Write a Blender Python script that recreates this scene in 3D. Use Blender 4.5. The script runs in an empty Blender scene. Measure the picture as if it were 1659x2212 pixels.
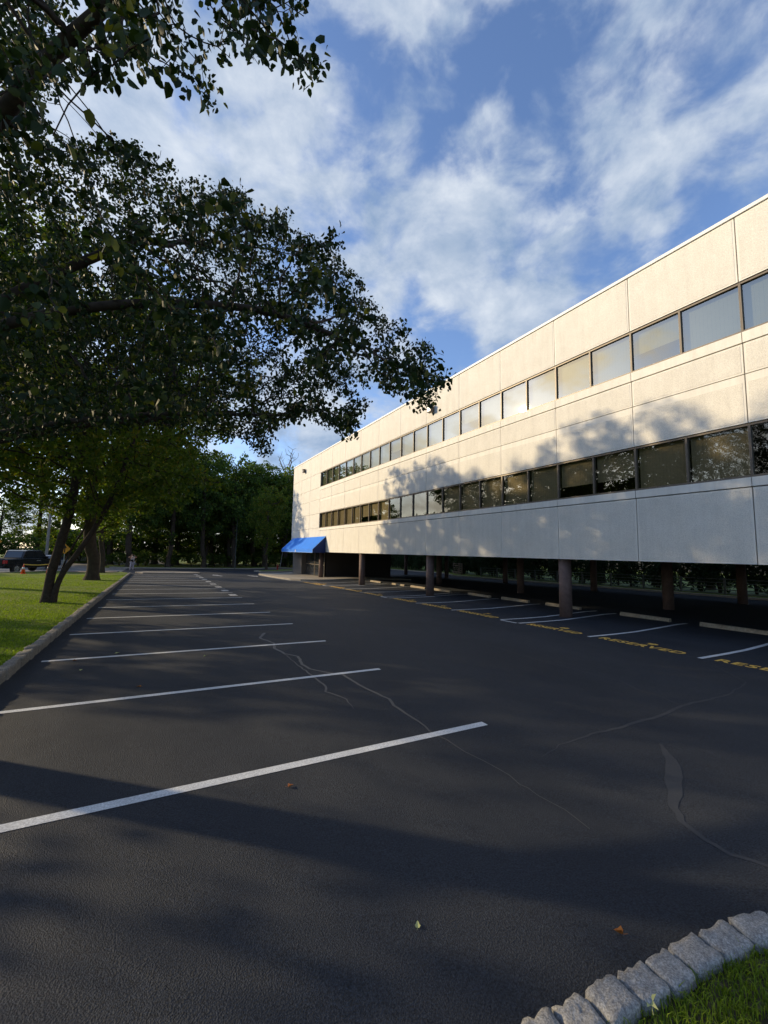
import bpy, bmesh, math, random
import numpy as np
from mathutils import Vector, Matrix

C = bpy.context.scene.collection
scene = bpy.context.scene
R = math.radians

# ------------------------------------------------------------------ camera
CAM = Vector((0.0, 0.0, 2.04))
RV = np.array([0.87396162, -0.48563347, 0.01874117])
UV = np.array([-0.06318709, -0.07530926, 0.99515622])
FW = np.array([0.48186978, 0.87091254, 0.09650317])
cam_data = bpy.data.cameras.new('camera')
cam = bpy.data.objects.new('camera', cam_data); C.objects.link(cam)
cam_data.sensor_fit = 'VERTICAL'
cam_data.sensor_height = 36.0
cam_data.lens = 1020.93 / 2560 * 36.0
cam_data.clip_start = 0.05; cam_data.clip_end = 3000
M = Matrix((( RV[0], UV[0], -FW[0], 0), (RV[1], UV[1], -FW[1], 0), (RV[2], UV[2], -FW[2], 0), (0, 0, 0, 1)))
cam.matrix_world = Matrix.Translation(CAM) @ M
scene.camera = cam

def proj(P):
    """world points -> coordinates in a 1659 x 2212 view of the scene (used to keep foliage out of open sky)"""
    Q = P - np.array(CAM)
    z = Q @ FW
    zz = np.where(z > 0.05, z, 0.05)
    return 829.5 + 882.2 * (Q @ RV) / zz, 1106 - 882.2 * (Q @ UV) / zz, z

# ------------------------------------------------------------------ sun and sky
SUN = np.array([-0.7064, 0.6303, 0.3239]); SUN /= np.linalg.norm(SUN)
sun_el = math.asin(SUN[2]); sun_az = math.atan2(SUN[0], SUN[1])
sd = bpy.data.lights.new('sun', 'SUN'); sd.energy = 3.5; sd.angle = R(0.75); sd.color = (1.0, 0.79, 0.49)
sun = bpy.data.objects.new('sun', sd); C.objects.link(sun)
sun.rotation_euler = Vector(-SUN).to_track_quat('-Z', 'Y').to_euler()
sun.location = (-60, 55, 40)

scene.view_settings.view_transform = 'Standard'
scene.view_settings.look = 'None'
scene.view_settings.exposure = 0.52
scene.view_settings.gamma = 1.0
scene.render.engine = 'CYCLES'
scene.cycles.caustics_reflective = False
scene.cycles.caustics_refractive = False
scene.cycles.sample_clamp_indirect = 4.0
scene.cycles.max_bounces = 7
scene.cycles.transparent_max_bounces = 8

def pixdir(x, y):
    v = (x - 829.5) / 882.2 * RV - (y - 1106) / 882.2 * UV + FW
    return v / np.linalg.norm(v)

world = bpy.data.worlds.new("World"); scene.world = world
world.use_nodes = True
wt = world.node_tree; wn = wt.nodes; wl = wt.links; wn.clear()
def N(t, **k):
    n = wn.new(t)
    for a, b in k.items(): setattr(n, a, b)
    return n
def mth(op, a, b=None, c=None, clamp=False):
    n = N('ShaderNodeMath', operation=op); n.use_clamp = clamp
    for i, v in enumerate((a, b, c)):
        if v is None: continue
        if isinstance(v, (int, float)): n.inputs[i].default_value = v
        else: wl.new(v, n.inputs[i])
    return n.outputs[0]
def vmix(fac, a, b):
    n = N('ShaderNodeMix', data_type='RGBA')
    for s, v in ((n.inputs[0], fac), (n.inputs[6], a), (n.inputs[7], b)):
        if isinstance(v, (int, float)): s.default_value = v
        elif isinstance(v, tuple): s.default_value = v
        else: wl.new(v, s)
    return n.outputs[2]
wo = N('ShaderNodeOutputWorld'); bg = N('ShaderNodeBackground'); bg.inputs[1].default_value = 0.15
wl.new(bg.outputs[0], wo.inputs[0])
sky = N('ShaderNodeTexSky', sky_type='NISHITA'); sky.sun_disc = False
sky.sun_elevation = sun_el; sky.sun_rotation = sun_az
sky.air_density = 1.0; sky.dust_density = 0.6; sky.ozone_density = 2.0
tc = N('ShaderNodeTexCoord')
sep = N('ShaderNodeSeparateXYZ'); wl.new(tc.outputs['Generated'], sep.inputs[0])
zc = mth('MAXIMUM', sep.outputs[2], 0.0)
inv = mth('DIVIDE', 1.0, mth('ADD', zc, 0.14))
scl = N('ShaderNodeVectorMath', operation='SCALE'); wl.new(tc.outputs['Generated'], scl.inputs[0]); wl.new(inv, scl.inputs['Scale'])
def noise(scale, detail, rough, vec, off=(0, 0, 0), dist=0.0, stretch=(1, 1, 1)):
    mp = N('ShaderNodeMapping'); mp.inputs['Location'].default_value = off
    mp.inputs['Scale'].default_value = stretch
    wl.new(vec, mp.inputs[0])
    n = N('ShaderNodeTexNoise'); n.inputs['Scale'].default_value = scale; n.inputs['Detail'].default_value = detail
    n.inputs['Roughness'].default_value = rough; n.inputs['Distortion'].default_value = dist
    wl.new(mp.outputs[0], n.inputs['Vector'])
    return n.outputs[0]
n1 = noise(3.4, 6, 0.5, tc.outputs['Generated'], (3.1, 1.7, 0.4), 0.15)
n2 = noise(8.5, 8, 0.55, tc.outputs['Generated'], (7.7, 2.2, 5.0), 0.25, (1, 1, 1.5))
n3 = noise(7.0, 7, 0.6, tc.outputs['Generated'], (1.2, 9.7, 2.0), 0.2, (1, 1, 1.5))
# clear and cloudy quarters of the sky, as fixed world directions: (view direction, angular width cosine, weight)
blobs = [((850, 70), .985, .24), ((1540, 110), .975, .20), ((1250, 470), .975, .22), ((930, 440), .985, .22), ((640, 290), .985, .24),
         ((1080, 600), .985, .20), ((1450, 400), .99, .08), ((450, 300), .96, .26), ((120, 420), .93, .28), ((700, 900), .98, .26), ((1230, 60), .992, .14), ((1620, 20), .97, .12), ((560, 480), .98, .14), ((1000, 560), .985, .14),
         ((1130, 240), .990, -.18), ((1060, 275), .9985, .16), ((1200, 150), .995, .08), ((860, 300), .995, -.10), ((1640, 420), .988, -.30), ((640, 110), .995, -.14), ((1110, 60), .994, -.14),
         ((760, 350), .996, -.12), ((1330, 260), .99, -.16), ((1020, 740), .995, -.10), ((1330, 600), .996, -.10), ((720, 600), .985, .16), ((900, 560), .99, .14), ((640, 930), .985, .16), ((1180, 690), .99, .12)]
acc = None
for (px, py), cw, w in blobs:
    d = pixdir(px, py)
    vm = N('ShaderNodeVectorMath', operation='DOT_PRODUCT'); wl.new(tc.outputs['Generated'], vm.inputs[0]); vm.inputs[1].default_value = tuple(d)
    mr = N('ShaderNodeMapRange', interpolation_type='SMOOTHSTEP'); wl.new(vm.outputs['Value'], mr.inputs[0])
    mr.inputs[1].default_value = cw; mr.inputs[2].default_value = 1.0; mr.inputs[3].default_value = 0; mr.inputs[4].default_value = w
    acc = mr.outputs[0] if acc is None else mth('ADD', acc, mr.outputs[0])
dens = mth('ADD', mth('MULTIPLY', n1, 1.4), mth('ADD', mth('MULTIPLY', mth('SUBTRACT', n2, .5), 1.9), acc))
mrr = N('ShaderNodeMapRange', interpolation_type='SMOOTHSTEP'); wl.new(dens, mrr.inputs[0])
mrr.inputs[1].default_value = 0.52; mrr.inputs[2].default_value = 1.10
mask = mrr.outputs[0]
sdot = N('ShaderNodeVectorMath', operation='DOT_PRODUCT'); wl.new(tc.outputs['Generated'], sdot.inputs[0]); sdot.inputs[1].default_value = tuple(SUN)
sg = mth('MAXIMUM', sdot.outputs['Value'], 0.0)
glow = mth('POWER', sg, 7.0)
glow2 = mth('MULTIPLY', mth('POWER', sg, 26.0), mth('MULTIPLY', mth('SUBTRACT', n2, .28), 3.2, clamp=True))
cl = vmix(mth('MULTIPLY', mth('SUBTRACT', n3, .33), 2.9, clamp=True), (1.35, 1.9, 2.8, 1), (3.5, 3.8, 4.2, 1))
# thick middles of the clouds are greyer than their lit rims
mid = N('ShaderNodeMapRange', interpolation_type='SMOOTHSTEP'); wl.new(dens, mid.inputs[0])
mid.inputs[1].default_value = 1.15; mid.inputs[2].default_value = 1.6
cl = vmix(mth('MULTIPLY', mid.outputs[0], 0.6), cl, (1.9, 2.4, 3.1, 1))
addg = N('ShaderNodeMix', data_type='RGBA', blend_type='ADD'); addg.inputs[0].default_value = 1.0
gs = N('ShaderNodeVectorMath', operation='SCALE'); gs.inputs[0].default_value = (3.0, 2.85, 2.5); wl.new(glow, gs.inputs['Scale'])
wl.new(cl, addg.inputs[6]); wl.new(gs.outputs[0], addg.inputs[7])
addh = N('ShaderNodeMix', data_type='RGBA', blend_type='ADD'); addh.inputs[0].default_value = 1.0
gh = N('ShaderNodeVectorMath', operation='SCALE'); gh.inputs[0].default_value = (7.0, 4.6, 1.7); wl.new(glow2, gh.inputs['Scale'])
wl.new(addg.outputs[2], addh.inputs[6]); wl.new(gh.outputs[0], addh.inputs[7])
skm = N('ShaderNodeMix', data_type='RGBA', blend_type='MULTIPLY'); skm.inputs[0].default_value = 1.0
wl.new(sky.outputs[0], skm.inputs[6]); skm.inputs[7].default_value = (0.98, 1.03, 1.20, 1)
fin = vmix(mth('MULTIPLY', mask, 0.93), skm.outputs[2], addh.outputs[2])
wl.new(fin, bg.inputs[0])

# ------------------------------------------------------------------ materials
def mat(name, base, rough=0.7, var=None, vscale=3.0, bump=0.0, bscale=60.0, spec=0.4, metal=0.0, detail=5, fine=None, coat=0.0, voro=False):
    m = bpy.data.materials.new(name); m.use_nodes = True
    t = m.node_tree; b = t.nodes['Principled BSDF']
    b.inputs['Base Color'].default_value = (*base, 1); b.inputs['Roughness'].default_value = rough
    b.inputs['Specular IOR Level'].default_value = spec; b.inputs['Metallic'].default_value = metal
    b.inputs['Coat Weight'].default_value = coat
    co = t.nodes.new('ShaderNodeTexCoord').outputs['Object']
    src = None
    if var:
        n = t.nodes.new('ShaderNodeTexNoise'); n.inputs['Scale'].default_value = vscale; n.inputs['Detail'].default_value = detail
        n.inputs['Roughness'].default_value = 0.6
        t.links.new(co, n.inputs['Vector'])
        r = t.nodes.new('ShaderNodeValToRGB'); t.links.new(n.outputs[0], r.inputs[0])
        r.color_ramp.elements[0].position = 0.3; r.color_ramp.elements[1].position = 0.7
        r.color_ramp.elements[0].color = (*base, 1); r.color_ramp.elements[1].color = (*var, 1)
        src = r.outputs[0]
    if fine:
        n = t.nodes.new('ShaderNodeTexNoise'); n.inputs['Scale'].default_value = fine[0]; n.inputs['Detail'].default_value = 3
        t.links.new(co, n.inputs['Vector'])
        mr = t.nodes.new('ShaderNodeMapRange'); t.links.new(n.outputs[0], mr.inputs[0])
        mr.inputs[1].default_value = .35; mr.inputs[2].default_value = .65
        mr.inputs[3].default_value = fine[1]; mr.inputs[4].default_value = fine[2]
        mx = t.nodes.new('ShaderNodeMix'); mx.data_type = 'RGBA'; mx.blend_type = 'MULTIPLY'; mx.inputs[0].default_value = 1
        if src: t.links.new(src, mx.inputs[6])
        else: mx.inputs[6].default_value = (*base, 1)
        t.links.new(mr.outputs[0], mx.inputs[7]); src = mx.outputs[2]
    if src: t.links.new(src, b.inputs['Base Color'])
    if bump:
        if voro:
            n = t.nodes.new('ShaderNodeTexVoronoi'); n.inputs['Scale'].default_value = bscale
        else:
            n = t.nodes.new('ShaderNodeTexNoise'); n.inputs['Scale'].default_value = bscale; n.inputs['Detail'].default_value = 4
        t.links.new(co, n.inputs['Vector'])
        bp = t.nodes.new('ShaderNodeBump'); bp.inputs['Strength'].default_value = bump; bp.inputs['Distance'].default_value = 0.01
        t.links.new(n.outputs[0], bp.inputs['Height']); t.links.new(bp.outputs[0], b.inputs['Normal'])
    return m

def streak(m, amt=.09):
    t = m.node_tree; b = t.nodes['Principled BSDF']; L = t.links; nd = t.nodes
    src = b.inputs['Base Color'].links[0].from_socket
    co = nd.new('ShaderNodeTexCoord').outputs['Object']
    mp = nd.new('ShaderNodeMapping'); mp.inputs['Scale'].default_value = (1, 2.6, .22); L.new(co, mp.inputs[0])
    n = nd.new('ShaderNodeTexNoise'); n.inputs['Scale'].default_value = 1.4; n.inputs['Detail'].default_value = 8; n.inputs['Roughness'].default_value = .68
    L.new(mp.outputs[0], n.inputs['Vector'])
    mr = nd.new('ShaderNodeMapRange'); L.new(n.outputs[0], mr.inputs[0]); mr.inputs[1].default_value = .42; mr.inputs[2].default_value = .72
    mr.inputs[3].default_value = 1.02; mr.inputs[4].default_value = 1-amt
    mx = nd.new('ShaderNodeMix'); mx.data_type = 'RGBA'; mx.blend_type = 'MULTIPLY'; mx.inputs[0].default_value = 1
    L.new(src, mx.inputs[6]); L.new(mr.outputs[0], mx.inputs[7]); L.new(mx.outputs[2], b.inputs['Base Color'])

def asphalt_mat(name, c0, c1):
    m = bpy.data.materials.new(name); m.use_nodes = True
    t = m.node_tree; b = t.nodes['Principled BSDF']; nd = t.nodes; L = t.links
    co = nd.new('ShaderNodeTexCoord').outputs['Object']
    n = nd.new('ShaderNodeTexNoise'); n.inputs['Scale'].default_value = 0.55; n.inputs['Detail'].default_value = 7; n.inputs['Roughness'].default_value = .62
    mp = nd.new('ShaderNodeMapping'); mp.inputs['Rotation'].default_value = (0, 0, .5); mp.inputs['Scale'].default_value = (1, .55, 1)
    L.new(co, mp.inputs[0]); L.new(mp.outputs[0], n.inputs['Vector'])
    r = nd.new('ShaderNodeValToRGB'); L.new(n.outputs[0], r.inputs[0])
    r.color_ramp.elements[0].position = .33; r.color_ramp.elements[1].position = .68
    r.color_ramp.elements[0].color = (*c0, 1); r.color_ramp.elements[1].color = (*c1, 1)
    f = nd.new('ShaderNodeTexNoise'); f.inputs['Scale'].default_value = 95; f.inputs['Detail'].default_value = 3
    L.new(co, f.inputs['Vector'])
    mr = nd.new('ShaderNodeMapRange'); L.new(f.outputs[0], mr.inputs[0]); mr.inputs[1].default_value = .3; mr.inputs[2].default_value = .7
    mr.inputs[3].default_value = .45; mr.inputs[4].default_value = 1.75
    mx = nd.new('ShaderNodeMix'); mx.data_type = 'RGBA'; mx.blend_type = 'MULTIPLY'; mx.inputs[0].default_value = 1
    L.new(r.outputs[0], mx.inputs[6]); L.new(mr.outputs[0], mx.inputs[7]); L.new(mx.outputs[2], b.inputs['Base Color'])
    b.inputs['Roughness'].default_value = .75; b.inputs['Specular IOR Level'].default_value = .26
    v = nd.new('ShaderNodeTexVoronoi'); v.inputs['Scale'].default_value = 120
    L.new(co, v.inputs['Vector'])
    g = nd.new('ShaderNodeTexNoise'); g.inputs['Scale'].default_value = 48; g.inputs['Detail'].default_value = 8; g.inputs['Roughness'].default_value = .72; L.new(co, g.inputs['Vector'])
    ad = nd.new('ShaderNodeMath'); ad.operation = 'ADD'; L.new(v.outputs[0], ad.inputs[0]); L.new(g.outputs[0], ad.inputs[1])
    # the coating fills the stones more in some places than others
    bp = nd.new('ShaderNodeBump'); bp.inputs['Distance'].default_value = .012
    ms = nd.new('ShaderNodeMapRange'); L.new(n.outputs[0], ms.inputs[0]); ms.inputs[1].default_value = .3; ms.inputs[2].default_value = .7
    ms.inputs[3].default_value = .35; ms.inputs[4].default_value = .95
    L.new(ms.outputs[0], bp.inputs['Strength'])
    L.new(ad.outputs[0], bp.inputs['Height']); L.new(bp.outputs[0], b.inputs['Normal'])
    return m

def leaf_mat(name, dark, light, trans=0.35, hue_scale=0.5, yellow=None):
    m = bpy.data.materials.new(name); m.use_nodes = True
    t = m.node_tree; nd = t.nodes; L = t.links
    b = nd['Principled BSDF']; out = nd['Material Output']
    geo = nd.new('ShaderNodeNewGeometry'); co = nd.new('ShaderNodeTexCoord').outputs['Object']
    n = nd.new('ShaderNodeTexNoise'); n.inputs['Scale'].default_value = hue_scale; n.inputs['Detail'].default_value = 3; L.new(co, n.inputs['Vector'])
    a = nd.new('ShaderNodeMath'); a.operation = 'ADD'; L.new(geo.outputs['Random Per Island'], a.inputs[0]); L.new(n.outputs[0], a.inputs[1])
    mr = nd.new('ShaderNodeMapRange'); L.new(a.outputs[0], mr.inputs[0]); mr.inputs[1].default_value = .3; mr.inputs[2].default_value = 1.45
    r = nd.new('ShaderNodeValToRGB'); L.new(mr.outputs[0], r.inputs[0])
    r.color_ramp.elements[0].color = (*dark, 1); r.color_ramp.elements[1].color = (*light, 1); r.color_ramp.elements[1].position = .85
    if yellow:
        e = r.color_ramp.elements.new(1.0); e.color = (*yellow, 1)
    L.new(r.outputs[0], b.inputs['Base Color']); b.inputs['Roughness'].default_value = .6; b.inputs['Specular IOR Level'].default_value = .2
    tr = nd.new('ShaderNodeBsdfTranslucent')
    mx = nd.new('ShaderNodeMix'); mx.data_type = 'RGBA'; mx.blend_type = 'MULTIPLY'; mx.inputs[0].default_value = 1; mx.inputs[7].default_value = (1.5, 1.6, .5, 1)
    L.new(r.outputs[0], mx.inputs[6]); L.new(mx.outputs[2], tr.inputs[0])
    ms = nd.new('ShaderNodeMixShader'); ms.inputs[0].default_value = trans
    L.new(b.outputs[0], ms.inputs[1]); L.new(tr.outputs[0], ms.inputs[2]); L.new(ms.outputs[0], out.inputs[0])
    return m

def glass_mat(name, tint, ior, trans_tint):
    m = bpy.data.materials.new(name); m.use_nodes = True
    t = m.node_tree; nd = t.nodes; L = t.links; nd.remove(nd['Principled BSDF']); out = nd['Material Output']
    g = nd.new('ShaderNodeBsdfGlossy'); g.inputs['Color'].default_value = (*tint, 1); g.inputs['Roughness'].default_value = .010
    n = nd.new('ShaderNodeTexNoise'); n.inputs['Scale'].default_value = .9; n.inputs['Detail'].default_value = 1
    L.new(nd.new('ShaderNodeTexCoord').outputs['Object'], n.inputs['Vector'])
    bp = nd.new('ShaderNodeBump'); bp.inputs['Strength'].default_value = .10; bp.inputs['Distance'].default_value = .02
    L.new(n.outputs[0], bp.inputs['Height']); L.new(bp.outputs[0], g.inputs['Normal'])
    tr = nd.new('ShaderNodeBsdfTransparent'); tr.inputs[0].default_value = (*trans_tint, 1)
    geo = nd.new('ShaderNodeNewGeometry'); dp = nd.new('ShaderNodeVectorMath'); dp.operation = 'DOT_PRODUCT'
    L.new(geo.outputs['Normal'], dp.inputs[0]); L.new(geo.outputs['Incoming'], dp.inputs[1])
    def mm(op, a, b=None):
        q = nd.new('ShaderNodeMath'); q.operation = op
        for i, v in enumerate((a, b)):
            if v is None: continue
            if isinstance(v, (int, float)): q.inputs[i].default_value = v
            else: L.new(v, q.inputs[i])
        return q.outputs[0]
    f0 = ((ior-1)/(ior+1))**2
    frs = mm('ADD', mm('MULTIPLY', mm('POWER', mm('SUBTRACT', 1.0, mm('ABSOLUTE', dp.outputs['Value'])), 4.0), 1-f0), f0)
    ms = nd.new('ShaderNodeMixShader'); L.new(frs, ms.inputs[0]); L.new(tr.outputs[0], ms.inputs[1]); L.new(g.outputs[0], ms.inputs[2])
    L.new(ms.outputs[0], out.inputs[0])
    return m

MT = dict(
 asphalt=asphalt_mat('asphalt', (.0150, .0190, .0265), (.0330, .0375, .0465)),
 road=mat('road_grey', (.16, .155, .15), .85, (.12, .12, .12), 1.5, .3, 50),
 paint=mat('white_paint', (.74, .76, .77), .6, (.60, .62, .64), 5, .45, 95, fine=(70, .70, 1.08)),
 yellow=mat('yellow_paint', (.80, .50, .10), .6, (.74, .45, .09), 9, .35, 95, fine=(90, .88, 1.08)),
 stencil=mat('worn_paint', (.62, .63, .64), .6, (.10, .10, .11), 9, .3, 95, detail=2),
 crack=mat('crack_filler', (.060, .060, .062), .55, (.046, .046, .048), 8, .2, 40),
 granite=mat('granite', (.34, .335, .32), .85, (.19, .185, .18), 26, .9, 34, fine=(120, .6, 1.3)),
 granite_far=mat('weathered_granite', (.25, .225, .19), .9, (.15, .14, .12), 7, .8, 20, fine=(60, .7, 1.25)),
 joint=mat('joint_mortar', (.30, .25, .18), .95, (.17, .14, .11), 30, .5, 60),
 lawn=mat('lawn_grass', (.075, .130, .016), .9, (.170, .190, .030), .7, 1.0, 45, spec=.15, fine=(30, .45, 1.5)),
 soil=mat('soil', (.055, .05, .03), .95, (.10, .08, .05), .4, .6, 20, spec=.1, fine=(14, .6, 1.4)),
 blade=leaf_mat('grass_blade', (.060, .120, .010), (.190, .260, .026), .40, 4.0),
 mulch=mat('mulch', (.09, .055, .035), .95, (.22, .19, .16), 12, 1.0, 25),
 wall=mat('aggregate_panel', (.74, .715, .65), .85, (.68, .655, .59), 1.6, .55, 48, spec=.25, fine=(42, .86, 1.08)),
 wall_smooth=mat('smooth_concrete', (.79, .765, .70), .8, (.745, .72, .66), 2, .12, 30, spec=.25),
 joint_dark=mat('joint_sealant', (.20, .165, .14), .9),
 coping=mat('white_coping', (.80, .80, .78), .5, (.74, .74, .73), 1.0),
 frame=mat('bronze_frame', (.155, .130, .10), .45, (.13, .11, .09), 5, spec=.5, metal=.3),
 interior=mat('interior_dark', (.055, .05, .045), .9),
 blind=mat('pale_blind', (.40, .41, .36), .8, (.35, .36, .31), 2),
 blind_tan=mat('tan_blind', (.55, .50, .38), .8, (.48, .44, .33), 2),
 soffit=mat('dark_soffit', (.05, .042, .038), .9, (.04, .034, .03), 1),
 column=mat('brown_column', (.165, .108, .092), .75, (.125, .084, .072), 2.5, .15, 30, fine=(9, .88, 1.1)),
 taupe=mat('taupe_stucco', (.16, .145, .13), .85, (.14, .127, .115), 3, .3, 50),
 pave=mat('pavement', (.36, .32, .26), .85, (.28, .25, .21), 2, .3, 50, fine=(30, .85, 1.1)),
 blue=mat('blue_canvas', (.003, .19, .78), .7, (.003, .165, .70), 1.5, .1, 60),
 blue_shaded=mat('shaded_blue_canvas', (.002, .020, .11), .7, (.002, .018, .10), 2, .1, 60),  # awning canvas with the shade on its side panels put into the colour
 white=mat('white_plain', (.8, .8, .8), .6, (.74, .74, .74), 4),
 lamp_body=mat('lamp_body', (.12, .10, .08), .5, metal=.4),
 stop=mat('wheel_stop_concrete', (.40, .34, .25), .9, (.22, .18, .13), 5, .5, 40, fine=(25, .75, 1.15)),
 bark=mat('bark', (.060, .046, .036), .95, (.028, .022, .018), 9, 1.0, 16, spec=.15),
 bark_far=mat('bark_far', (.075, .060, .045), .95, (.038, .030, .024), 3, .6, 10, spec=.1),
 deadwood=mat('dead_wood', (.16, .14, .12), .9, (.11, .10, .09), 3),
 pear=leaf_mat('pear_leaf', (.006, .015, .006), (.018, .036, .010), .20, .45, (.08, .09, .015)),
 maple=leaf_mat('maple_leaf', (.028, .058, .009), (.105, .150, .022), .45, .35, (.17, .15, .02)),
 oak=leaf_mat('wood_leaf', (.020, .042, .010), (.065, .115, .022), .40, .12, (.15, .19, .03)),
 spruce=leaf_mat('dark_leaf', (.010, .024, .010), (.028, .052, .018), .2, .15),
 steel=mat('grey_steel', (.35, .36, .36), .5, (.28, .29, .29), 6, metal=.5),
 wood_pole=mat('pole_wood', (.30, .28, .25), .9, (.22, .2, .18), 6),
 orange=mat('orange_plastic', (.80, .10, .025), .5, (.72, .09, .02), 5),
 sign_yellow=mat('sign_amber', (.75, .33, .02), .5, (.7, .3, .02), 4),
 black=mat('flat_black', (.01, .01, .01), .6),
 tape=mat('caution_tape', (.75, .52, .12), .6),
 truck=mat('black_paint', (.003, .004, .006), .25, (.004, .005, .007), 1, spec=.35, coat=.2),
 rubber=mat('rubber', (.015, .015, .015), .8),
 chrome=mat('bright_metal', (.45, .45, .46), .25, metal=1),
 dark_glass=mat('dark_glass', (.03, .034, .04), .06, spec=.8),
 red_lamp=mat('red_lens', (.45, .015, .02), .25, spec=.6),
 red=mat('hydrant_red', (.36, .02, .015), .5, (.28, .02, .015), 4),
 silver=mat('silver_paint', (.42, .43, .45), .3, metal=.5),
 siding=mat('pale_siding', (.55, .55, .54), .8, (.48, .48, .48), 2),
 shingle=mat('grey_shingle', (.16, .16, .17), .9, (.11, .11, .12), 4),
 skin=mat('skin', (.42, .24, .16), .6, (.38, .21, .14), 6),
 shirt=mat('black_shirt', (.012, .012, .014), .9, (.02, .02, .02), 6),
 shorts=mat('pale_trousers', (.50, .48, .56), .9, (.22, .2, .24), 14),
 hair=mat('hair', (.04, .025, .015), .8),
 fence=mat('fence_wood', (.20, .15, .11), .9, (.13, .10, .07), 5),
 rail=mat('rail_metal', (.10, .11, .10), .6),
 leaf_brown=mat('leaf_brown', (.42, .17, .03), .6, (.20, .05, .01), 30),
 leaf_orange=mat('leaf_orange', (.60, .22, .05), .6, (.45, .14, .03), 40),
 leaf_pale=mat('leaf_pale', (.42, .45, .20), .6, (.34, .36, .14), 40),
)
MT['glass_up'] = glass_mat('upper_glass', (.92, .90, .77), 3.1, (.54, .56, .47))
MT['glass_low'] = glass_mat('lower_glass', (.72, .70, .60), 2.4, (.62, .59, .50))

streak(MT['wall'], .08); streak(MT['wall_smooth'], .13); streak(MT['column'], .2)
# ------------------------------------------------------------------ helpers
def tag(o, label=None, cat=None, group=None, kind=None):
    if label: o['label'] = label
    if cat: o['category'] = cat
    if group: o['group'] = group
    if kind: o['kind'] = kind
    return o

def empty(name, loc=(0, 0, 0), rz=0.0, label=None, cat=None, group=None, kind=None):
    o = bpy.data.objects.new(name, None); C.objects.link(o)
    o.location = loc; o.rotation_euler = (0, 0, rz); o.empty_display_size = .3
    return tag(o, label, cat, group, kind)

def link(name, me, mats, parent=None, loc=None):
    if not isinstance(mats, (list, tuple)): mats = [mats]
    for m in mats: me.materials.append(MT[m] if isinstance(m, str) else m)
    o = bpy.data.objects.new(name, me); C.objects.link(o)
    if parent: o.parent = parent
    if loc is not None: o.location = loc
    return o

class MB:
    def __init__(s, origin=(0, 0, 0)): s.v = []; s.f = []; s.m = []; s.o = origin
    def add(s, vs, fs, mi=0):
        k = len(s.v); ox, oy, oz = s.o
        s.v += [(v[0]-ox, v[1]-oy, v[2]-oz) for v in vs]
        s.f += [tuple(i+k for i in f) for f in fs]; s.m += [mi]*len(fs)
    def box(s, x0, x1, y0, y1, z0, z1, mi=0):
        s.add([(x0,y0,z0),(x1,y0,z0),(x1,y1,z0),(x0,y1,z0),(x0,y0,z1),(x1,y0,z1),(x1,y1,z1),(x0,y1,z1)],
              [(3,2,1,0),(4,5,6,7),(0,1,5,4),(1,2,6,5),(2,3,7,6),(3,0,4,7)], mi)
    def tube(s, p0, p1, r0, r1=None, n=10, mi=0, cap=True):
        r1 = r0 if r1 is None else r1
        p0 = Vector(p0); p1 = Vector(p1); d = (p1-p0).normalized()
        a = d.orthogonal().normalized(); b = d.cross(a)
        vs = []
        for p, r in ((p0, r0), (p1, r1)):
            for i in range(n):
                t = 2*math.pi*i/n; vs.append(tuple(p + (a*math.cos(t)+b*math.sin(t))*r))
        fs = [(i, (i+1) % n, n+(i+1) % n, n+i) for i in range(n)]
        if cap: fs += [tuple(range(n-1, -1, -1)), tuple(range(n, 2*n))]
        s.add(vs, fs, mi)
    def lathe(s, c, prof, n=16, mi=0):
        vs = []; fs = []
        for r, z in prof:
            for i in range(n):
                t = 2*math.pi*i/n; vs.append((c[0]+r*math.cos(t), c[1]+r*math.sin(t), c[2]+z))
        for j in range(len(prof)-1):
            for i in range(n):
                fs.append((j*n+i, j*n+(i+1) % n, (j+1)*n+(i+1) % n, (j+1)*n+i))
        fs += [tuple(range(n-1, -1, -1)), tuple(range((len(prof)-1)*n, len(prof)*n))]
        s.add(vs, fs, mi)
    def prism(s, poly, axis, a0, a1, mi=0):
        """poly = 2-D outline extruded along axis ('x','y','z') from a0 to a1"""
        n = len(poly); vs = []
        for a in (a0, a1):
            for p, q in poly:
                vs.append({'x': (a, p, q), 'y': (p, a, q), 'z': (p, q, a)}[axis])
        fs = [tuple(range(n-1, -1, -1)), tuple(range(n, 2*n))] + [(i, (i+1) % n, n+(i+1) % n, n+i) for i in range(n)]
        s.add(vs, fs, mi)
    def build(s, name, mats, parent=None, smooth=False, bevel=0.0, loc=None):
        me = bpy.data.meshes.new(name); me.from_pydata(s.v, [], s.f); me.update()
        if len(set(s.m)) > 1: me.polygons.foreach_set('material_index', s.m)
        bm = bmesh.new(); bm.from_mesh(me)
        bmesh.ops.recalc_face_normals(bm, faces=bm.faces[:])
        if bevel:
            bmesh.ops.bevel(bm, geom=[e for e in bm.edges if e.is_manifold and e.calc_face_angle(0) > .5], offset=bevel, segments=2, affect='EDGES', profile=.6)
        bm.to_mesh(me); bm.free()
        if smooth: me.polygons.foreach_set('use_smooth', [True]*len(me.polygons))
        return link(name, me, mats, parent, loc)

# ground height: falls gently away and to the building side, with a shallow gutter in front of the columns
GX = [-400, -30, 12.5, 13.5, 14.5, 16.0, 18.0, 22.0, 30.0, 400]
GZ = [.55, .55, -.255, -.262, -.24, -.20, -.22, -.36, -.44, -.44]
def G(x, y): return float(np.interp(x, GX, GZ)) - 0.0116*min(max(y, -25), 64)

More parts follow.
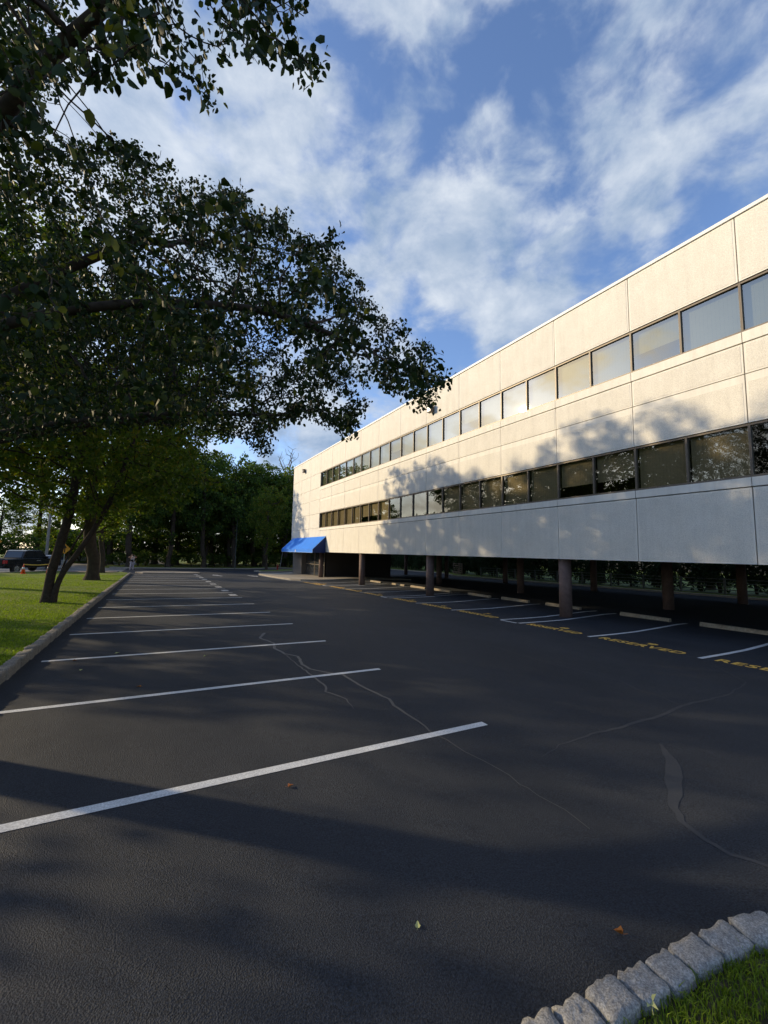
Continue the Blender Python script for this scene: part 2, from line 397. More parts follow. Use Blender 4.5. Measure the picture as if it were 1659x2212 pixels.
def sheet(name, poly, matn, dz=0.0, step=6.0, kind='structure', rough=0.0, skirt=0.0, tagit=True):
    """a ground surface cut to an outline and laid over the ground height, optional side skirt"""
    bm = bmesh.new()
    vs = [bm.verts.new((x, y, 0)) for x, y in poly]
    f = bm.faces.new(vs)
    xs = [p[0] for p in poly]; ys = [p[1] for p in poly]
    cuts = [x for x in GX if min(xs) < x < max(xs)]
    cuts += [min(xs)+step*(i+1) for i in range(int((max(xs)-min(xs))/step))] if step else []
    for x in cuts:
        bmesh.ops.bisect_plane(bm, geom=bm.verts[:]+bm.edges[:]+bm.faces[:], plane_co=(x, 0, 0), plane_no=(1, 0, 0), dist=1e-5)
    cy = [y for y in (-25, 64) if min(ys) < y < max(ys)]
    if step: cy += [min(ys)+step*(i+1) for i in range(int((max(ys)-min(ys))/step))]
    for y in cy:
        bmesh.ops.bisect_plane(bm, geom=bm.verts[:]+bm.edges[:]+bm.faces[:], plane_co=(0, y, 0), plane_no=(0, 1, 0), dist=1e-5)
    bmesh.ops.triangulate(bm, faces=bm.faces[:])
    rng = random.Random(5)
    for v in bm.verts:
        edge = v.is_boundary
        v.co.z = G(v.co.x, v.co.y) + dz + (0 if edge else rng.uniform(-rough, rough))
    bmesh.ops.recalc_face_normals(bm, faces=bm.faces[:])
    if bm.faces and sum(f.normal.z for f in bm.faces) < 0: bmesh.ops.reverse_faces(bm, faces=bm.faces[:])
    if skirt:
        be = [e for e in bm.edges if e.is_boundary]
        r = bmesh.ops.extrude_edge_only(bm, edges=be)
        for g in r['geom']:
            if isinstance(g, bmesh.types.BMVert): g.co.z -= skirt
    me = bpy.data.meshes.new(name); bm.to_mesh(me); bm.free()
    o = link(name, me, matn)
    if tagit: tag(o, kind=kind)
    return o

def strip(name, pts, w, matn, dz=.004, parent=None):
    """painted or poured line following points on the ground; w constant or list"""
    P = []
    for (a, b) in zip(pts[:-1], pts[1:]):
        n = max(1, int(math.dist(a, b)/.5)); ts = [i/n for i in range(n)]
        ts += [(k-a[0])/(b[0]-a[0]) for k in GX if abs(b[0]-a[0]) > 1e-6 and 0 < (k-a[0])/(b[0]-a[0]) < 1]
        P += [(a[0]+(b[0]-a[0])*t, a[1]+(b[1]-a[1])*t) for t in sorted(set(ts))]
    P.append(pts[-1])
    P = [P[0]] + [b for a, b in zip(P[:-1], P[1:]) if math.dist(a, b) > 1e-4]
    ws = w if isinstance(w, (list, tuple)) else None
    L = [0]
    for a, b in zip(P[:-1], P[1:]): L.append(L[-1]+math.dist(a, b))
    vs = []
    for i, p in enumerate(P):
        a = P[max(i-1, 0)]; b = P[min(i+1, len(P)-1)]
        d = math.dist(a, b); nx, ny = -(b[1]-a[1])/d, (b[0]-a[0])/d
        ww = (float(np.interp(L[i]/L[-1], np.linspace(0, 1, len(ws)), ws)) if ws else w)/2
        for s in (1, -1):
            x, y = p[0]+nx*ww*s, p[1]+ny*ww*s; vs.append((x, y, G(x, y)+dz))
    fs = [(2*i+1, 2*i+3, 2*i+2, 2*i) for i in range(len(P)-1)]
    mb = MB(); mb.add(vs, fs)
    return mb.build(name, matn, parent)

# ------------------------------------------------------------------ ground
sheet('ground', [(-400, -80), (400, -80), (400, 420), (-400, 420)], 'soil', -.10, step=0)
sheet('parking_lot', [(-1.95, -25), (33.5, -25), (33.5, 42), (37, 48), (37, 70.5), (22, 67), (14.5, 65.2), (7, 63.2), (2, 62.0), (-3, 61.2), (-3, 48.6), (-1.95, 45.6)], 'asphalt', 0, step=3)
sheet('street', [(-8.6, 48.3), (-3, 48.6), (-3, 61.2), (-5.5, 62.5), (2, 80), (-9, 80), (-19.5, 47), (-48, -25), (-40, -25), (-12.2, 41.8)], 'road', -.004, step=4)
sheet('lawn', [(-40, -25), (-2.08, -25), (-2.08, 45.6), (-3.1, 48.5), (-8.5, 48.2), (-12.1, 41.7)], 'lawn', .10, step=1.5, rough=.02, skirt=.3)
sheet('lawn', [(-7.5, 66.5), (-5.0, 62.6), (-3, 61.35), (2, 62.15), (7, 63.35), (14.5, 65.35), (22, 67.15), (37.15, 70.65), (37.15, 47.9), (33.65, 41.9), (33.65, -25), (90, -25), (90, 200), (-1, 200), (3, 80)], 'lawn', .12, step=5, rough=.05, skirt=.3)
sheet('lawn', [(-19.7, 47), (-9.2, 80), (-7, 200), (-200, 200), (-200, -25), (-48.2, -25)], 'lawn', .12, step=6, rough=.06, skirt=.3)
# planting bed between the trees
bed = sheet('planting_bed', [(-7.4, 45.9), (-5.8, 45.3), (-3.4, 45.7), (-3.0, 47.0), (-4.2, 48.0), (-7.2, 47.7)], 'mulch', .15, step=.5, rough=.05, skirt=.1)

# near corner lawn bounded by the granite setts
near_outer = [(.60, .95), (.85, 1.20), (1.10, 1.345), (1.28, 1.39), (1.46, 1.385), (1.64, 1.375), (1.83, 1.355), (2.04, 1.335), (2.24, 1.31), (2.43, 1.295), (2.66, 1.275), (2.90, 1.235), (3.16, 1.16), (3.40, 1.04), (3.62, .88), (3.80, .68)]
near_inner = [(x, y-.135) for x, y in near_outer]
near_inner[0] = (.74, .90); near_inner[1] = (.95, 1.09); near_inner[-1] = (3.70, .56); near_inner[-2] = (3.53, .76); near_inner[-3] = (3.33, .915)
sheet('lawn', [(x, y+.03) for x, y in near_inner] + [(4.1, -1.0), (3.6, -3), (.4, -3), (.3, -.5), (.45, .5)], 'soil', .055, step=.3, rough=.01, skirt=.2)

def sett(rng, L, Wd, H):
    """rough split granite block, centred on x,y, base at z=0"""
    bm = bmesh.new(); bmesh.ops.create_cube(bm, size=1)
    bmesh.ops.subdivide_edges(bm, edges=bm.edges[:], cuts=5, use_grid_fill=True)
    ph = [rng.uniform(0, 6.28) for _ in range(6)]
    for v in bm.verts:
        x, y, z = v.co
        # round the corners
        r = (abs(2*x)**8 + abs(2*y)**8 + abs(2*z)**8) ** .125
        k = 1/max(r, 1e-3) if r > 1 else 1
        x, y, z = x*(.25+.75*k), y*(.25+.75*k), z*(.25+.75*k)
        n = math.sin(9*x+ph[0])*math.cos(8*y+ph[1])*.03 + math.sin(17*x+ph[2]+9*z)*.022 + rng.uniform(-.026, .026)
        v.co = (x*L*(1+n), y*Wd*(1+n*1.5), (z+.5)*H*(1+n*.8) - .06)
    return bm

def sett_obj(rng, parent, x, y, ang, L, Wd, H, mats, base):
    bm = sett(rng, L, Wd, H)
    bm.transform(Matrix.Translation((x-base[0], y-base[1], G(x, y)-base[2])) @ Matrix.Rotation(ang + rng.uniform(-.05, .05), 4, 'Z') @ Matrix.Rotation(rng.uniform(-.06, .06), 4, 'X'))
    me = bpy.data.meshes.new('granite_block'); bm.to_mesh(me); bm.free()
    me.polygons.foreach_set('use_smooth', [True]*len(me.polygons))
    return link('granite_block', me, mats, parent)

rng = random.Random(3)
kb = (2.2, 1.25, G(2.2, 1.25))
kerb_near = empty('kerb', kb, kind='structure')
for i in range(len(near_outer)-1):
    (x0, y0), (x1, y1) = near_outer[i], near_outer[i+1]
    (u0, w0), (u1, w1) = near_inner[i], near_inner[i+1]
    cx, cy = (x0+x1+u0+u1)/4, (y0+y1+w0+w1)/4
    L = math.dist((x0, y0), (x1, y1)); a = math.atan2(y1-y0, x1-x0)
    sett_obj(rng, kerb_near, cx, cy, a, L*.945, .155, .185+rng.uniform(-.012, .012), 'granite', kb)
mb = MB(kb)
for i in range(len(near_outer)-1):
    q = []
    for (x, y), s in ((near_outer[i], -.03), (near_outer[i+1], -.03), (near_inner[i+1], .03), (near_inner[i], .03)):
        q.append((x, y+s, G(x, y)+.075))
    mb.add(q, [(0, 1, 2, 3)])
mb.build('mortar_bed', 'joint', kerb_near)

kb2 = (-2.0, 10, G(-2, 10))
kerb_left = empty('kerb', kb2, kind='structure')
y = 2.0; k = 0; far = MB(kb2)
while y < 45.5:
    L = rng.uniform(.24, .31)
    if k < 98:
        sett_obj(rng, kerb_left, -2.01 + rng.uniform(-.012, .012), y+L/2, math.pi/2, L*1.0, .17, .225+rng.uniform(-.015, .015), 'granite_far', kb2)
    else:
        x = -2.01+rng.uniform(-.012, .012); h = .15+rng.uniform(-.012, .012)
        far.prism([(x-.08, G(x, y)-.05), (x+.08, G(x, y)-.05), (x+.085, G(x, y)+h*.75), (x+.06, G(x, y)+h), (x-.06, G(x, y)+h), (x-.085, G(x, y)+h*.75)], 'y', y+.006, y+L-.006)
    y += L; k += 1
o = far.build('granite_block_run', 'granite_far', kerb_left); o['kind'] = 'stuff'
far2 = MB(kb2); far2.box(-2.07, -1.95, 1.9, 45.5, G(-2, 1.9)-.8, G(-2, 1.9)-.5)
mb = MB(kb2)
for i in range(22):
    ya, yb = 2+i*2, 4+i*2-.02
    za, zb = G(-2, ya)+.085, G(-2, yb)+.085
    mb.add([(-2.07, ya, za), (-1.95, ya, za), (-1.95, min(yb, 45.5), zb), (-2.07, min(yb, 45.5), zb)], [(0, 1, 2, 3)])
mb.build('mortar_bed', 'joint', kerb_left)

def kerb_run(pts, w=.15, h=.14, matn='pave'):
    mb = MB()
    P = []
    for a, b in zip(pts[:-1], pts[1:]):
        n = max(1, int(math.dist(a, b)/1.0))
        P += [(a[0]+(b[0]-a[0])*i/n, a[1]+(b[1]-a[1])*i/n) for i in range(n)]
    P.append(pts[-1])
    rows = []
    for i, p in enumerate(P):
        a = P[max(i-1, 0)]; b = P[min(i+1, len(P)-1)]; d = math.dist(a, b)
        nx, ny = -(b[1]-a[1])/d*w/2, (b[0]-a[0])/d*w/2
        g = G(*p)
        rows.append([(p[0]-nx, p[1]-ny, g-.1), (p[0]-nx, p[1]-ny, g+h*.85), (p[0]-nx*.7, p[1]-ny*.7, g+h), (p[0]+nx*.7, p[1]+ny*.7, g+h), (p[0]+nx, p[1]+ny, g+h*.85), (p[0]+nx, p[1]+ny, g-.1)])
    vs = [v for r in rows for v in r]
    fs = [(6*i+j, 6*i+j+1, 6*i+j+7, 6*i+j+6) for i in range(len(rows)-1) for j in range(5)]
    fs += [tuple(range(6)), tuple(range(6*len(rows)-6, 6*len(rows)))]
    mb.add(vs, fs)
    return tag(mb.build('kerb', matn), kind='structure')
kerb_run([(-5.0, 62.5), (-3, 61.25), (2, 62.05), (7, 63.25), (14.5, 65.25), (22, 67.05), (37.05, 70.55), (37.05, 48), (33.6, 42), (33.6, -20)])
kerb_run([(-3.05, 48.45), (-8.5, 48.15), (-12.1, 41.65), (-25, 12)])
# the low island that closes the left row of stalls
isl = [(-1.0, 46.7), (3.2, 46.9), (4.2, 47.6), (4.0, 48.6), (3.0, 49.2), (-1.0, 49.0), (-1.7, 48)]
sheet('island', isl, 'pave', .12, step=.8, skirt=.25, rough=.015)

# ------------------------------------------------------------------ painted markings
YS, SS = 4.17, 2.835
left_words = ['long white stall line nearest the camera, running out of the left edge of the photo',
 'white stall line second from the camera in the left row', 'white stall line third from the camera, where the crack filler fork begins',
 'white stall line fourth from the camera in the left row', 'white stall line fifth from the camera in the left row',
 'white stall line sixth from the camera, near the twin-stemmed tree']
for i in range(15):
    yy = YS + SS*i
    x0 = -1.72 if i else -1.80
    o = strip('stall_line', [(x0, yy - .004*x0), (3.84, yy - .015)], .105 if i else .115, 'paint')
    if i < 6: lb = left_words[i]
    else: lb = 'thin distant white line in the left row, %d from the far island' % (15-i)
    tag(o, lb, 'parking line', 'white stall lines along the left lawn')
for i in range(9):
    yc = YS + SS*(6.5+i)
    mb = MB(); vs = []
    for a, b in ((3.45, yc-.42), (3.82, yc-.42), (3.82, yc+.42), (3.45, yc+.42)): vs.append((a, b, G(a, b)+.004))
    mb.add(vs, [(0, 1, 2, 3)])
    tag(mb.build('stall_stencil', 'stencil'), 'small worn white stencil block, %s at the left stall ends' % ('nearest one' if i == 0 else 'farthest one' if i == 8 else 'with %d others nearer' % i), 'stencil', 'stencil blocks at the left stall ends')

def polyline_obj(name, parts, matn):
    mb = MB()
    for pts, w in parts:
        P = [pts[0]]
        for (a, b) in zip(pts[:-1], pts[1:]):
            ts = [i/6 for i in range(1, 6)] + [(k-a[0])/(b[0]-a[0]) for k in GX if abs(b[0]-a[0]) > 1e-6 and 0 < (k-a[0])/(b[0]-a[0]) < 1]
            P += [(a[0]+(b[0]-a[0])*t, a[1]+(b[1]-a[1])*t) for t in sorted(ts)] + [b]
        P = [P[0]] + [b for a, b in zip(P[:-1], P[1:]) if math.dist(a, b) > 1e-4]
        vs = []
        for i, p in enumerate(P):
            a = P[max(i-1, 0)]; b = P[min(i+1, len(P)-1)]; d = math.dist(a, b)
            nx, ny = -(b[1]-a[1])/d*w/2, (b[0]-a[0])/d*w/2
            for s in (1, -1): vs.append((p[0]+nx*s, p[1]+ny*s, G(p[0]+nx*s, p[1]+ny*s)+.004))
        mb.add(vs, [(2*i+1, 2*i+3, 2*i+2, 2*i) for i in range(len(P)-1)])
    return mb.build(name, matn)

XR0, XR1 = 11.18, 16.2
singles = [(4.95, 'white line on the right edge of the RESERVED 9 stall'), (7.75, 'white line between the RESERVED 8 and RESERVED 9 stalls'),
           (14.1, 'white line one stall beyond the boxed line of the nearest brown column'), (16.85, 'white line two stalls beyond the nearest brown column'),
           (23.1, 'white line one stall beyond the second brown column'), (25.85, 'white line two stalls beyond the second brown column'),
           (32.3, 'white line one stall beyond the third brown column'), (35.0, 'last white line before the entrance pavement')]
for yy, lb in singles:
    tag(polyline_obj('stall_line', [([(XR0, yy), (XR1+.4, yy-.06)], .11)], 'paint'), lb, 'parking line', 'white stall lines under the building edge')
for yc, lb in ((1.65, 'white boxed line pair at the right edge, before the nearest column'), (10.8, 'white boxed line pair painted around the foot of the nearest brown column'),
               (19.93, 'white boxed line pair around the foot of the second brown column'), (29.1, 'white boxed line pair around the foot of the third brown column')):
    a, b = yc-.43, yc+.43
    o = polyline_obj('stall_line', [([(XR0, a), (XR1+.6, a)], .11), ([(XR0, b), (XR1+.6, b)], .11), ([(XR0-.055, a+.056), (XR0-.055, b-.056)], .105)], 'paint')
    tag(o, lb, 'parking line', 'white stall lines under the building edge')

def text_mesh(body, size, extr=0.0):
    cu = bpy.data.curves.new('txt', 'FONT'); cu.body = body; cu.size = size; cu.extrude = extr; cu.offset = .028*size
    cu.resolution_u = 3; cu.space_character = 1.12
    o = bpy.data.objects.new('txt', cu); C.objects.link(o)
    bpy.context.view_layer.update()
    me = bpy.data.meshes.new_from_object(o.evaluated_get(bpy.context.evaluated_depsgraph_get()))
    bpy.data.objects.remove(o); bpy.data.curves.remove(cu)
    return me

def ground_text(name, body, xbase, ystart, width, height, parent=None):
    """letters read when looking towards the building: text runs towards -y, tops point to +x"""
    me = text_mesh(body, 1.0)
    co = np.array([v.co[:] for v in me.vertices]); mn = co.min(0); mx = co.max(0)
    # cut long letters so they can follow the ground, then map to the ground
    for v, c in zip(me.vertices, co):
        u = (c[0]-mn[0])/(mx[0]-mn[0]); w = (c[1]-mn[1])/(mx[1]-mn[1])
        x = xbase + w*height; y = ystart - u*width
        v.co = (x, y, G(x, y)+.006)
    me.update()
    return link(name, me, 'yellow', parent)

stalls = [(2.08, 4.95, '10', 'at the right edge of the photo'), (4.95, 7.75, '9', 'with a large readable 9'), (7.75, 10.37, '8', 'beside the nearest brown column'),
          (11.23, 14.1, '7', 'just beyond the nearest brown column'), (14.1, 16.85, '6', 'two stalls beyond the nearest column'), (16.85, 19.5, '5', 'just before the second brown column'),
          (20.36, 23.1, '4', 'just beyond the second brown column'), (23.1, 25.85, '3', 'midway between the second and third columns'), (25.85, 28.67, '2', 'just before the third brown column'),
          (29.53, 32.3, '1', 'nearest the entrance pavement')]
for a, b, num, wh in stalls:
    e = empty('reserved_marking', (11.3, (a+b)/2, G(11.3, (a+b)/2)), 0, 'yellow RESERVED lettering painted on the asphalt %s' % wh, 'lettering', 'yellow RESERVED markings')
    base = e.location
    o1 = ground_text('word', 'RESERVED', 11.22, b-.26, b-a-.66, .37); o2 = ground_text('number', num, 11.70, (a+b)/2+.17*len(num)*.8, .27*len(num), .30)
    for o in (o1, o2):
        o.data.transform(Matrix.Translation(-base)); o.parent = e

def arrow(x, y, lb, ang=0):
    mb = MB(); s = 1.0
    P = [(-.10, -1.3), (.10, -1.3), (.10, .2), (.34, .2), (0, 1.1), (-.34, .2), (-.10, .2)]
    vs = [(x+(px*math.cos(ang)-py*math.sin(ang)), y+(px*math.sin(ang)+py*math.cos(ang))) for px, py in P]
    mb.add([(a, b, G(a, b)+.005) for a, b in vs], [(0, 1, 2, 6), (3, 4, 5), (2, 3, 5, 6)])
    tag(mb.build('lane_arrow', 'paint'), lb, 'arrow', 'white arrows in the far aisle')
arrow(5.45, 44.0, 'white painted lane arrow on the far aisle, near the stall stencils', .25)
arrow(8.8, 43.1, 'white painted lane arrow on the far aisle, near the entrance pavement', math.pi+.25)
# white edge paint hugging the entrance kerb
strip('edge_line', [(9.75, 45.2), (9.9, 41.5), (10.15, 38.2), (10.45, 35.6), (11.0, 34.2), (12.2, 33.6)], .10, 'paint').__setitem__('kind', 'structure')
strip('edge_line', [(10.98, 33.6), (11.02, 29.6)], .12, 'yellow').__setitem__('kind', 'structure')

cracks = [([(2.69, 11.39), (2.42, 10.73), (2.59, 10.0), (2.47, 9.45), (2.54, 8.85), (2.73, 8.51), (2.61, 7.86), (2.62, 7.5), (2.87, 7.11), (3.05, 6.92), (3.04, 6.53), (3.07, 6.02), (3.16, 5.46), (3.09, 5.2), (3.1, 4.73), (3.06, 4.26), (3.08, 3.98), (3.08, 3.65), (3.16, 3.25), (3.13, 2.92), (3.14, 2.72), (3.17, 2.45), (3.12, 2.2)],
            [.09, .07, .06, .075, .06, .06, .055, .06, .055, .05, .045, .025, .012, .010, .008]),
          ([(2.53, 8.80), (2.51, 7.9), (2.54, 6.93), (2.52, 6.4), (2.44, 6.16), (2.58, 5.71), (2.52, 5.31)], [.018, .018, .02, .035, .04, .04, .03, .006]),
          ([(7.5, 9.0), (7.42, 7.3), (7.38, 6.28), (7.44, 5.53), (7.46, 5.06), (7.48, 4.53), (7.28, 4.2), (7.24, 3.8), (7.08, 3.45)], [.01, .015, .02, .02, .025, .03, .02]),
          ([(3.79, 3.20), (4.21, 3.31), (4.83, 3.34), (5.46, 3.31), (6.3, 3.32), (7.23, 3.4), (8.37, 3.35), (9.7, 3.55), (10.6, 4.4)], [.01, .04, .06, .06, .05, .03, .02, .02]),
          ([(5.34, 2.83), (5.01, 2.54), (4.56, 2.29), (4.05, 2.05), (3.9, 1.92), (3.81, 1.72), (3.79, 1.56), (3.9, 1.36)], [.02, .10, .16, .16, .10, .06, .05, .04])]
for k, (p, w) in enumerate(cracks):
    # wobble the line slightly so its edges are not ruler straight
    q = []
    rr = random.Random(k); w = [x*.9 for x in w]
    for a, b in zip(p[:-1], p[1:]):
        n = max(2, int(math.dist(a, b)/.12))
        for i in range(n): q.append((a[0]+(b[0]-a[0])*i/n+rr.uniform(-.014, .014), a[1]+(b[1]-a[1])*i/n+rr.uniform(-.014, .014)))
    q.append(p[-1])
    o = strip('crack_seal', q, w, 'crack' if k < 2 else 'crack_faint' if 'crack_faint' in MT else 'crack', dz=.003 if k != 1 else .0032)
    o['kind'] = 'structure'
MT['crack_faint'] = mat('crack_filler_dark', (.036, .040, .048), .72, (.027, .031, .039), 8, .2, 40)
for o in [o for o in C.objects if o.name.startswith('crack_seal')][2:]:
    o.data.materials[0] = MT['crack_faint']

# ------------------------------------------------------------------ office building
D = 13.885; W = 3.05; Y0 = 4.694
def JY(k): return Y0 + W*k
K0, K1 = -5, 14                      # panel joints from beyond the right edge to the far corner
ZS, ZLB, ZLT, ZUB, ZUT, ZT = 1.87, 4.22, 5.71, 8.30, 9.79, 11.86
bo = (D, 20.0, G(D, 20))
bld = empty('office_building', bo, 0, 'long cream precast office building with two window bands raised on brown columns', 'building')
w = MB(bo)
def panel(y0, y1, z0, z1, smooth_top=0.0, smooth_bot=0.0, bevel_in=.05):
    """one precast slab: smooth margin and a slightly raised pebbled field"""
    g = .014
    y0 += g; y1 -= g; z0 += g; z1 -= g
    w.box(D, D+.14, y0, y1, z0, z1, 0)
    w.box(D-.006, D+.02, y0+bevel_in, y1-bevel_in, z0+bevel_in+smooth_bot, z1-bevel_in-smooth_top, 1)
for k in range(K0, K1):
    a, b = JY(k), JY(k+1)
    if k < 11:
        panel(a, b, ZS, 3.96)
        w.box(D-.025, D+.16, a+.010, b-.010, 3.975, ZLB, 0)          # smooth sill course
        panel(a, b, ZLT, 7.10, smooth_top=.17)
        panel(a, b, 7.10, 7.99)
        w.box(D-.025, D+.16, a+.010, b-.010, 8.005, ZUB, 0)
        panel(a, b, ZUT, ZT-.10)
    else:
        zz = [ZS, 4.24, 5.69, 7.10, 8.30, ZUT, ZT-.10]
        for z0, z1 in zip(zz[:-1], zz[1:]): panel(a, b, z0, z1, bevel_in=.03)
YA, YB = JY(K0), JY(K1)
# side returns, rear wall and the slabs behind the joints
w.box(D+.14, D+.26, YA+.012, JY(11), 5.75, 8.26, 2); w.box(D+.14, D+.26, YA+.012, JY(11), 1.95, 4.18, 2); w.box(D+.14, D+.26, YA+.012, JY(11), 9.83, 11.5, 2)
w.box(D+.14, D+.26, JY(11), YB-.012, 1.95, 11.5, 2)
w.box(D+.01, 31.0, YB-.01, YB+.16, ZS+.01, ZT-.1, 0)
w.box(D+.01, 31.0, YA-.16, YA+.01, ZS+.01, ZT-.1, 0)
w.box(30.86, 31.0, YA, YB, ZS+.01, ZT-.1, 0)
w.build('wall', ['wall_smooth', 'wall', 'joint_dark'], bld)
c = MB(bo)
c.box(D-.05, D+.25, YA-.2, YB+.2, ZT-.10, ZT); c.box(D+.25, 31.0, YB-.05, YB+.2, ZT-.10, ZT); c.box(D+.25, 31.0, YA-.2, YA+.05, ZT-.10, ZT)
c.build('coping', 'coping', bld)
c = MB(bo); c.box(D+.26, 30.86, YA, YB-.02, 11.3, 11.42); c.build('roof', 'shingle', bld)
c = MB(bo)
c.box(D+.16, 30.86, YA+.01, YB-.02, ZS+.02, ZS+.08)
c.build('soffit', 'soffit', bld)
c = MB(bo)
c.box(D+.26, 30.8, YA+.02, YB-.02, 3.6, 3.7); c.box(D+.26, 30.8, YA+.02, YB-.02, 6.1, 7.6)
c.box(D+5, D+5.1, YA+.02, YB-.02, 3.7, 6.1); c.box(D+5, D+5.1, YA+.02, YB-.02, 7.6, 11.3); c.box(D+.26, D+5, YA+.02, YB-.02, 10.3, 11.2)
c.build('interior', 'interior', bld)

ww = W/2
def window_proto(zb, zt, gl, blind, bm_, part):
    """window (frame) > pane, blind; built once and copied"""
    h = zt-zb; f = MB(); fw = .028
    xo, xi = .035, .15
    f.box(xo, xi, -ww/2+.002, -ww/2+fw, 0, h); f.box(xo, xi, ww/2-fw, ww/2-.002, 0, h)
    f.box(xo+.004, xi, -ww/2+fw, ww/2-fw, 0, .07); f.box(xo+.004, xi, -ww/2+fw, ww/2-fw, h-.055, h)
    fr = f.build('window', 'frame', bld)
    p = MB(); p.add([(.10, -ww/2+fw, .07), (.10, ww/2-fw, .07), (.10, ww/2-fw, h-.055), (.10, -ww/2+fw, h-.055)], [(0, 3, 2, 1)])
    pn = p.build('pane', gl, fr)
    bl = None
    if blind:
        b_ = MB(); n = 14; y0_ = -ww/2+.05; step = (ww-.1)/n
        z0 = h*(1-part)+.08
        for i in range(n):
            ya = y0_+i*step
            b_.add([(.22, ya, z0), (.2225, ya+step, z0), (.2225, ya+step, h-.06), (.22, ya, h-.06)], [(0, 1, 2, 3)])
        b_.box(.20, .26, -ww/2+.04, ww/2-.04, h-.06, h-.02)
        bl = b_.build('blind', bm_, fr)
    return [fr, pn] + ([bl] if bl else [])
protos = {
 'u': window_proto(ZUB, ZUT, 'glass_up', True, 'blind', 1.0),
 'l': window_proto(ZLB, ZLT, 'glass_low', True, 'blind_tan', 1.0),
 'v': window_proto(ZUB, ZUT, 'glass_up', True, 'blind', .62),
 'h': window_proto(ZLB, ZLT, 'glass_low', True, 'blind_tan', .72),
 'o': window_proto(ZLB, ZLT, 'glass_low', False, None, 0)}
used = set()
def place_window(kind, yc, zb):
    src = protos[kind]
    if kind in used:
        cp = []
        for s in src:
            c_ = s.copy(); C.objects.link(c_); cp.append(c_)
        for c_ in cp[1:]: c_.parent = cp[0]
    else: cp = src; used.add(kind)
    cp[0].location = (D-bo[0], yc-bo[1], zb-bo[2])
NW = (11-K0)*2
for i in range(NW):
    yc = JY(11) - ww*(i+.5)
    place_window('v' if i in (9, 14, 20) else 'u', yc, ZUB)
lower = {0: 'l', 1: 'l', 2: 'l', 3: 'l', 4: 'l', 5: 'l', 6: 'h', 7: 'h', 8: 'l', 9: 'o', 10: 'o', 11: 'o', 12: 'o', 13: 'l', 14: 'l', 15: 'l', 16: 'l', 17: 'l', 18: 'h', 19: 'h', 20: 'l', 21: 'l', 22: 'o'}
for i in range(NW):
    yc = JY(11) - ww*(i+.5)
    place_window(lower.get(i, 'l'), yc, ZLB)
for k_, ob in protos.items():
    if k_ not in used:
        for o in ob: bpy.data.objects.remove(o)
# jambs at the ends of the window bands
c = MB(bo)
for z0, z1 in ((ZLB, ZLT), (ZUB, ZUT)):
    c.box(D+.03, D+.16, JY(11)-.001, JY(11)+.012, z0, z1)
c.build('jamb', 'frame', bld)

# columns
def column(x, y, r=.235):
    m_ = MB(bo); g = G(x, y)
    m_.lathe((x, y, g-.05), [(r, 0), (r, ZS-g+.06)], 28)
    o = m_.build('column', 'column', bld, smooth=False)
    for p in o.data.polygons: p.use_smooth = abs(p.normal.z) < .5
for k in (-4, -1, 2, 5, 8): 
    column(D+.34, JY(k)); column(21.7, JY(k)); column(29.6, JY(k))
column(D+.34, JY(11), .22); column(29.6, JY(11)); column(29.6, JY(14)-.3)

# entrance core
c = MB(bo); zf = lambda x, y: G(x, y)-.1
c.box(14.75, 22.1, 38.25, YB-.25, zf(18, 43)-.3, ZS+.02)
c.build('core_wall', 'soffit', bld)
c = MB(bo)
c.box(14.12, 14.75, 44.1, YB-.02, zf(14, 46)-.2, ZS+.015); c.build('entrance_wall', 'taupe', bld)
c = MB(bo)
x = 14.6
for ya, yb in ((38.35, 41.15), (41.25, 44.05)):
    c.box(x, x+.06, ya, ya+.06, G(14, 41)+.15, ZS-.02); c.box(x, x+.06, yb-.06, yb, G(14, 41)+.15, ZS-.02); c.box(x+.002, x+.05, ya+.06, yb-.06, .55, .62)
fr = c.build('door', 'frame', bld)
c = MB(bo); c.box(x+.02, x+.03, 38.4, 44.0, G(14, 41)+.15, ZS-.02); c.build('pane', 'dark_glass', fr)

# lettering 'floodlight' on the corner and a small one near the tip of the branch
def floodlight(y, z, lb):
    e = empty('wall_floodlight', (D-.01, y, z), 0, lb, 'wall light', 'floodlights high on the facade')
    m_ = MB(); m_.box(-.30, -.08, -.19, .19, -.20, .17); m_.box(-.08, 0, -.12, .12, -.16, .14); m_.build('housing', 'lamp_body', e, bevel=.02)
    m_ = MB(); m_.box(-.306, -.298, -.16, .16, -.14, .12); m_.build('lens', 'silver', e)
    m_ = MB(); m_.prism([(-.34, .17), (-.06, .21), (-.06, .17), (-.34, .14)], 'y', -.2, .2); m_.build('hood', 'lamp_body', e)
floodlight(43.2, 10.72, 'brown box floodlight high on the wall near the far corner, above the blue awning')
floodlight(19.3, 10.5, 'brown box floodlight high on the wall, partly behind the tip of the big branch')

